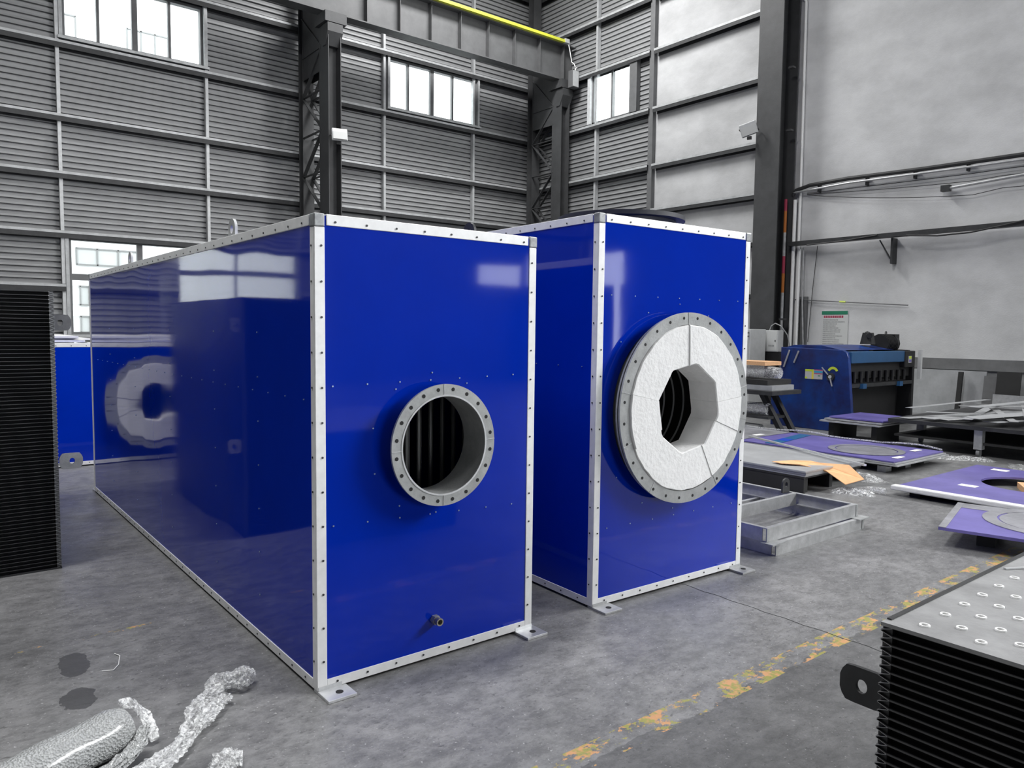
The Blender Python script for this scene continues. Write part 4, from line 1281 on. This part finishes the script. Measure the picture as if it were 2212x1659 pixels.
tag(MB().tube([(8.98, 3.7 + i * 0.2, 0.09) for i in range(8)], 0.09, 12).build('foam_roll', 'galvanised', smooth=True), 'grey roll lying on the floor under the trestle bench', 'roll')

# control cabinet beside the column
cc_ = thing('control_cabinet', 'pale grey control cabinet with red strip between blue cabinet and column', 'cabinet', (13.55, 7.0, 0))
MB().box(13.3, 13.9, 6.86, 7.75, 0.02, 1.68).build('body', 'lamp_grey', cc_, world=True, bevel=0.01)
MB().box(13.285, 13.3, 6.9, 7.7, 0.1, 1.64).build('door', 'lamp_grey', cc_, world=True)
for z in (1.58, 1.50):
    MB().box(13.278, 13.285, 6.88, 7.2, z, z + 0.035).build('rib', 'frame_grey', cc_, world=True)
MB().box(13.274, 13.284, 6.95, 7.03, 1.53, 1.60).build('red_tag', 'poster_red', cc_, world=True)
MB().box(13.274, 13.284, 6.93, 7.03, 1.26, 1.36).build('meter', 'lamp_dark', cc_, world=True)
MB().box(13.270, 13.275, 6.945, 7.015, 1.275, 1.345).build('meter_face', 'poster_white', cc_, world=True)
MB().box(13.274, 13.284, 6.94, 7.0, 1.12, 1.19).build('orange_switch', 'cardboard', cc_, world=True)
MB().box(13.3, 13.9, 6.9, 7.7, 0.0, 0.02).build('plinth', 'dark_steel', cc_, world=True)

# electric box fixed to the column
eb = thing('electric_box', 'light grey electric box on a black bracket at the foot of the right column', 'electric box', (14.2, 6.8, 1.15))
MB().box(14.02, 14.25, 6.63, 6.96, 1.17, 1.66).build('body', 'lamp_grey', eb, world=True, bevel=0.012)
MB().box(14.012, 14.02, 6.65, 6.94, 1.19, 1.64).build('door', 'poster_white', eb, world=True)
MB().box(14.005, 14.012, 6.68, 6.70, 1.40, 1.44).build('lock', 'lamp_dark', eb, world=True)
for k in range(5):
    MB().box(14.008, 14.012, 6.72 + k * 0.03, 6.735 + k * 0.03, 1.29, 1.33).build('vent_slot', 'poster_ink', eb, world=True)
MB().box(14.05, 14.25, 6.60, 7.0, 0.95, 1.168).build('bracket', 'machine_black', eb, world=True)
tag(MB().tube([(14.1, 6.9, 1.66), (14.1, 6.86, 1.76), (14.1, 6.76, 1.82), (14.12, 6.62, 1.76), (14.2, 6.50, 1.55), (14.3, 6.47, 1.2), (14.35, 6.5, 0.8), (14.4, 6.5, 0.1)], 0.012, 6).build('box_cable', 'galvanised'), 'grey cable looping out of the electric box at the column', 'cable')

# ------------------------------------------------------------------ pipes and cables of the right wall
def vpipe(name, label, pts, rad, m, grp=None, cat='pipe'):
    return tag(MB().tube(pts, rad, 10).build(name, m, smooth=True), label, cat, grp)
vpipe('conduit', 'tall white conduit running up the wall beside the right column', [(15.0, 6.79, 0.1), (15.0, 6.79, 4.9), (15.0, 6.83, 9.18), (15.0, 6.87, 9.25), (15.0, 6.93, 9.27)], 0.032, 'white_pipe', 'conduits beside the column')
vpipe('conduit', 'thick white conduit nearest the right column', [(14.93, 6.88, 0.1), (14.93, 6.88, 4.70)], 0.042, 'white_pipe', 'conduits beside the column')
vpipe('conduit', 'white conduit ending below the upper cable run', [(14.93, 6.72, 0.1), (14.93, 6.72, 3.55)], 0.036, 'white_pipe', 'conduits beside the column')
vpipe('conduit', 'thin grey conduit slanting down right of the white conduits', [(14.93, 6.50, 0.6), (14.93, 6.60, 2.3), (14.93, 6.62, 3.58)], 0.02, 'galvanised', 'conduits beside the column')
pp = thing('painted_pipe', 'pipe painted red and orange beside the right column', 'pipe', (14.9, 7.14, 0))
for (z0, z1, mm) in ((3.95, 4.45, 'pipe_orange'), (4.45, 4.72, 'pipe_red'), (2.55, 3.0, 'pipe_orange'), (3.0, 3.4, 'pipe_red'), (0.1, 2.55, 'galvanised'), (3.4, 3.95, 'galvanised')):
    MB().tube([(14.80, 7.04, z0), (14.80, 7.04, z1)], 0.035, 10).build('segment', mm, pp, world=True)
bx = thing('cable_duct', 'grey upright cable duct on the wall behind the blue machine', 'duct', (15.0, 6.6, 0))
MB().box(14.97, 15.045, 6.52, 6.70, 0, 2.45).build('body', 'frame_grey', bx, world=True)
MB().tube([(14.95, 6.66, 1.3), (14.95, 6.67, 2.3), (14.96, 6.66, 2.4)], 0.010, 6).build('wire', 'cable_black', bx, world=True)
# upper cable run with pipe
tr = thing('cable_run', 'black cable bundle with a steel pipe sloping along the pale right wall', 'cable run', (15.0, 4.5, 4.9))
MB().tube([(14.90, 6.92, 4.80), (14.90, 6.85, 4.91), (14.90, 6.5, 4.98), (14.90, 5.6, 5.0), (14.90, 4.0, 4.96), (14.90, -3.0, 4.90)], 0.045, 8).build('cable_bundle', 'cable_black', tr, world=True, smooth=True)
MB().tube([(14.88, 6.9, 4.86), (14.88, 5.6, 4.90), (14.88, 3.0, 4.86), (14.88, -3.0, 4.82)], 0.024, 8).build('pipe', 'galvanised', tr, world=True, smooth=True)
for y in (6.3, 5.2, 4.2, 3.2, 2.2):
    MB().box(14.92, 15.04, y, y + 0.03, 4.80, 4.98).build('clip', 'dark_steel', tr, world=True)
for k, (za, zb, sag, lab) in enumerate(((4.82, 4.72, 0.03, 'thin black wire, topmost of three sagging below the cable bundle'), (4.80, 4.62, 0.10, 'thin black wire, middle one of three sagging below the cable bundle'), (4.78, 4.45, 0.25, 'thin black wire, lowest and most sagging of the three'))):
    pts = []
    for i in range(17):
        u = i / 16
        pts.append((14.955, 6.6 - u * 8.0, za + (zb - za) * u - sag * 4 * u * (1 - u) * (1.4 if u < 0.5 else 1.0) * 0.9))
    tag(MB().tube(pts, 0.007, 5).build('sagging_wire', 'cable_black'), lab, 'wire', 'wires on the right wall')
tl = thing('strip_lamp', 'slim strip lamp hanging from wires at the upper right edge', 'lamp', (14.6, 3.5, 4.5))
MB().tube([(14.9, 3.62, 4.50), (14.9, 1.5, 4.62)], 0.03, 8).build('tube', 'galvanised', tl, world=True)
MB().box(14.85, 14.97, 3.50, 3.66, 4.45, 4.57).build('end_cap', 'dark_steel', tl, world=True)
# wall shelf / cable tray with bracket
ty = thing('cable_tray', 'dark horizontal cable tray on a bracket along the right wall', 'cable tray', (14.9, 4.5, 3.7))
MB().box(14.70, 14.87, -3.5, 6.92, 3.62, 3.71).build('tray', 'dark_steel', ty, world=True)
MB().box(14.84, 15.04, 4.54, 4.585, 3.08, 3.615).build('bracket_post', 'dark_steel', ty, world=True)
MB().beam((14.84, 4.56, 3.58), (15.02, 4.56, 3.10), 0.02, 0.03, (0, 1, 0)).build('bracket_strut', 'dark_steel', ty, world=True)
MB().beam((14.93, 4.86, 3.60), (14.93, 4.58, 3.12), 0.02, 0.03, (1, 0, 0)).build('bracket_strut', 'dark_steel', ty, world=True)
MB().tube([(14.67, 4.2, 3.62), (14.67, 3.6, 3.56), (14.67, 3.0, 3.57), (14.67, 2.5, 3.64), (14.67, 2.0, 3.72)], 0.018, 6).build('loose_cable', 'cable_black', ty, world=True)
MB().tube([(14.68, 6.4, 3.6), (14.68, 5.6, 3.62), (14.68, 4.8, 3.68)], 0.015, 6).build('loose_cable', 'cable_black', ty, world=True)
tag(MB().tube([(14.97, 6.30, 3.60), (14.97, 6.38, 2.6), (14.97, 6.45, 1.4)], 0.008, 5).build('drop_wire', 'cable_black'), 'thin black wire dropping from the cable tray beside the notice', 'wire')
rd = thing('wall_rod', 'thin grey rod fixed across the right wall above the notice', 'rod', (14.98, 5.6, 2.3))
MB().tube([(14.97, 7.0, 2.40), (14.97, 4.23, 2.21)], 0.014, 6).build('rod', 'frame_grey', rd, world=True)
MB().tube([(14.97, 5.72, 2.315), (14.97, 5.58, 2.305)], 0.022, 6).build('yellow_sleeve', 'sticker_lime', rd, world=True)
vpipe('wall_wire', 'thin pale wire hanging high on the right wall', [(15.03, 5.35, 9.0), (15.03, 5.35, ROOF - 0.2)], 0.012, 'galvanised', None, 'wire')
# safety notice
po = thing('notice_board', 'white safety notice with green header and red title on the right wall', 'notice', (XW, 5.85, 1.2))
MB().box(XW - 0.02, XW - 0.002, 5.54, 6.17, 1.18, 2.12).build('board', 'poster_white', po, world=True)
MB().box(XW - 0.024, XW - 0.0205, 5.55, 6.16, 2.03, 2.11).build('header', 'poster_green', po, world=True)
def glyphs(nm, mm, y_hi, z, h, n, w, gap):
    mb = MB(); y = y_hi
    for i in range(n):
        ww = w * random.uniform(0.75, 1.1)
        mb.box(XW - 0.0225, XW - 0.0205, y - ww, y, z, z + h)
        y -= ww + gap
    return mb.build(nm, mm, po, world=True)
glyphs('title', 'poster_red', 6.11, 1.955, 0.05, 10, 0.038, 0.012)
zz = 1.90
for k in range(15):
    glyphs('text_line', 'poster_ink', 6.12, zz, 0.018, random.randint(9, 15), 0.026, 0.009)
    zz -= 0.045

# clutter at the foot of the right wall
def leaner(name, label, cat, y0, y1, z1, x0, m, t=0.03, lean=0.12, z0=0.0):
    mb = MB().hexa([(x0, y0, z0), (x0 + t, y0, z0), (x0 + t, y1, z0), (x0, y1, z0), (x0 + lean, y0, z1), (x0 + lean + t, y0, z1), (x0 + lean + t, y1, z1), (x0 + lean, y1, z1)])
    return tag(mb.build(name, m), label, cat)
leaner('leaning_sheet', 'broad grey sheet leaning against the right wall behind the scrap cart', 'sheet', 2.66, 4.9, 0.90, 14.78, 'sheet_steel')
leaner('black_post', 'black upright bar leaning on the grey sheet behind the scrap cart', 'bar', 3.02, 3.10, 0.88, 14.60, 'black_board', 0.06, 0.12)
leaner('grey_door', 'narrow grey board leaning on the right wall beside the black panel', 'board', 2.42, 2.68, 0.82, 14.72, 'frame_grey')
leaner('black_square_board', 'black square panel leaning at the right edge behind the scrap cart', 'board', 2.02, 2.42, 0.92, 14.6, 'black_board')
leaner('pale_sheet', 'pale sheet standing below the black panel at the right edge', 'sheet', 1.3, 2.4, 0.50, 14.45, 'galvanised', 0.03, 0.05)
leaner('small_carton', 'small grey carton standing between the boards by the right wall', 'carton', 2.50, 2.66, 0.30, 14.45, 'galvanised', 0.14, 0.0)
leaner('end_sheet', 'white sheet standing at the right end of the scrap cart', 'sheet', -1.05, -0.65, 0.55, 9.9, 'white_foam', 0.03, 0.02)

# ------------------------------------------------------------------ plastic on the floor
def crumple(path, rads, n=16, seed=3, amp=0.35, flat=0.55):
    """crumpled tube of film lying on the floor: lengthwise pleats broken by cross wrinkles"""
    from mathutils import noise as mn
    n = n * 3
    full = resample([tuple(p) + (r_,) for p, r_ in zip(path, rads)], len(path) * 4)
    mb = MB(); m_ = len(full)
    for i, (px, py, pz, rad) in enumerate(full):
        p = Vector((px, py, pz))
        q0, q1 = full[max(i - 4, 0)], full[min(i + 4, m_ - 1)]
        d = (Vector(q1[:3]) - Vector(q0[:3])).normalized()
        a = d.cross(Vector((0, 0, 1))).normalized()
        for k in range(n):
            t_ = 2 * PI * k / n
            cs, sn = math.cos(t_), math.sin(t_)
            pleat = 1 - 2 * abs(mn.noise(Vector((cs * 2.2 + seed, sn * 2.2, i * 0.035))))
            cross = 1 - 2 * abs(mn.noise(Vector((cs * 1.3, sn * 1.3 + seed * 3, i * 0.16))))
            r_ = rad * (0.82 + amp * (0.75 * pleat + 0.45 * cross - 0.55))
            q = p + a * (r_ * cs) + Vector((0, 0, max(-p.z + 0.001, r_ * flat * sn)))
            mb.v.append(tuple(q))
    for i in range(m_ - 1):
        for k in range(n):
            k2 = (k + 1) % n
            mb.quad(i * n + k, i * n + k2, (i + 1) * n + k2, (i + 1) * n + k)
    mb.quad(*reversed(range(n))); mb.quad(*[(m_ - 1) * n + k for k in range(n)])
    return mb
def resample(pts, m_):
    out = []; n = len(pts) - 1
    for i in range(m_):
        u = i / (m_ - 1) * n; k = min(int(u), n - 1); f = u - k
        out.append(tuple(pts[k][j] * (1 - f) + pts[k + 1][j] * f for j in range(len(pts[0]))))
    return out
fp = resample([(-0.205, 0.235, 0.04, 0.040), (-0.235, 0.262, 0.05, 0.070), (-0.275, 0.270, 0.04, 0.050), (-0.335, 0.285, 0.04, 0.055), (-0.385, 0.225, 0.03, 0.028), (-0.43, 0.165, 0.035, 0.040), (-0.475, 0.08, 0.04, 0.052), (-0.52, -0.01, 0.035, 0.044), (-0.575, -0.09, 0.03, 0.034), (-0.63, -0.15, 0.03, 0.036), (-0.70, -0.21, 0.035, 0.050), (-0.80, -0.28, 0.035, 0.05)], 46)
fm = thing('plastic_film', 'twisted strip of clear plastic film lying on the floor beside the bubble wrap', 'plastic film', (-0.45, 0.1, 0))
crumple([p[:3] for p in fp], [p[3] for p in fp], 16, 3, 0.75, 0.55).build('film', 'clear_film', fm, world=True, smooth=True)
fq = resample([(-0.335, 0.17, 0.03, 0.03), (-0.41, 0.10, 0.03, 0.035), (-0.49, -0.01, 0.03, 0.03)], 16)
crumple([p[:3] for p in fq], [p[3] for p in fq], 12, 9, 0.8, 0.4).build('loose_fold', 'clear_film', fm, world=True, smooth=True)
fr = resample([(-0.55, -0.36, 0.02, 0.03), (-0.49, -0.31, 0.03, 0.05), (-0.44, -0.33, 0.02, 0.03)], 14)
tag(crumple([p[:3] for p in fr], [p[3] for p in fr], 12, 5, 0.9, 0.6).build('film_scrap', 'clear_film', smooth=True), 'small crumpled film scrap at the bottom edge of the floor', 'plastic film')
bw = thing('bubble_wrap_roll', 'roll of white bubble wrap lying on the floor at the lower left', 'roll', (-0.8, 0.0, 0))
p0 = Vector((-0.765, 0.035, 0.088)); dv = Vector((-0.235, -0.115, 0)).normalized()
pth, rad = [], []
for i in range(22):
    u = i / 21
    pth.append(tuple(p0 + dv * (u * 1.0)))
    rad.append(0.084 + 0.003 * math.sin(i * 1.3) - (0.010 if i == 0 else 0))
mb = MB(); mb.tube(pth, rad, 28)
mb.build('wrap', 'bubble_wrap', bw, world=True, smooth=True)
end = [(tuple(p0 - dv * 0.003 + Vector((0, 0, 0))))]
MB().tube([tuple(p0 - dv * 0.004), tuple(p0 + dv * 0.002)], 0.028, 14).build('core', 'interior_black', bw, world=True)
fk = resample([(-0.765, 0.055, 0.168, 0.030), (-0.725, 0.06, 0.160, 0.040), (-0.690, 0.05, 0.11, 0.030), (-0.668, 0.02, 0.06, 0.024), (-0.660, 0.0, 0.02, 0.016)], 20)
crumple([p[:3] for p in fk], [p[3] for p in fk], 12, 7, 0.8, 0.35).build('torn_flap', 'clear_film', bw, world=True, smooth=True)
fk = resample([(-0.70, -0.02, 0.09, 0.02), (-0.74, -0.085, 0.06, 0.03), (-0.82, -0.14, 0.04, 0.035), (-0.95, -0.21, 0.03, 0.03)], 20)
crumple([p[:3] for p in fk], [p[3] for p in fk], 12, 8, 0.7, 0.5).build('torn_flap', 'bubble_wrap', bw, world=True, smooth=True)

# small litter
lit = [('thin curved wire', 'wire', [(-0.70, 0.80, 0.004), (-0.655, 0.78, 0.004), (-0.625, 0.83, 0.004), (-0.60, 0.93, 0.004), (-0.615, 0.97, 0.004)], 0.0022, 'white_pipe', 'thin pale curl of wire on the floor by the oil marks')]
for nm, cat, pts, r_, mm, lab in lit:
    tag(MB().tube(pts, r_, 5).build('wire_curl', mm), lab, cat)
def debris(label, x, y, sx, sy, sz, m, seed):
    rnd = random.Random(seed); mb = MB(); n = 9
    for i in range(n + 1):
        for j in range(n + 1):
            u, v = i / n - 0.5, j / n - 0.5
            e = max(0, 1 - 4 * max(u * u, v * v))
            mb.v.append((u * sx * (0.8 + 0.3 * rnd.random()), v * sy * (0.8 + 0.3 * rnd.random()), 0.002 + sz * e * rnd.uniform(0.2, 1)))
    for i in range(n):
        for j in range(n):
            a = i * (n + 1) + j
            mb.quad(a, a + n + 1, a + n + 2, a + 1)
    o = mb.build('film_scrap', m); o.location = (x, y, 0); o.rotation_euler = (0, 0, rnd.uniform(0, 3))
    tag(o, label, 'plastic film', 'film scraps on the floor')
debris('crumpled clear film on the floor at the end of the cardboard', 6.9, 1.02, 0.55, 0.30, 0.07, 'clear_film', 1)
debris('crumpled film scrap on the floor in front of the scrap cart caster', 9.25, 0.85, 0.6, 0.3, 0.06, 'clear_film', 2)
debris('long crumpled film scrap on the floor at the right before the scrap cart', 9.0, 0.15, 0.9, 0.3, 0.05, 'clear_film', 3)
debris('grey film heap on the floor below the hanging cardboard', 6.0, 0.70, 0.4, 0.22, 0.08, 'clear_film', 4)
for k, (x, y, rz, lab) in enumerate(((7.75, 0.55, 0.2, 'small white paper slip on the floor left of the hole panel'), (9.1, 1.15, 0.5, 'small white paper slip on the floor near the pallet corner'))):
    o = MB().box(-0.09, 0.09, -0.03, 0.03, 0.001, 0.003).build('paper_slip', 'paper_white')
    o.location = (x, y, 0); o.rotation_euler = (0, 0, rz); tag(o, lab, 'paper', 'paper slips on the floor')
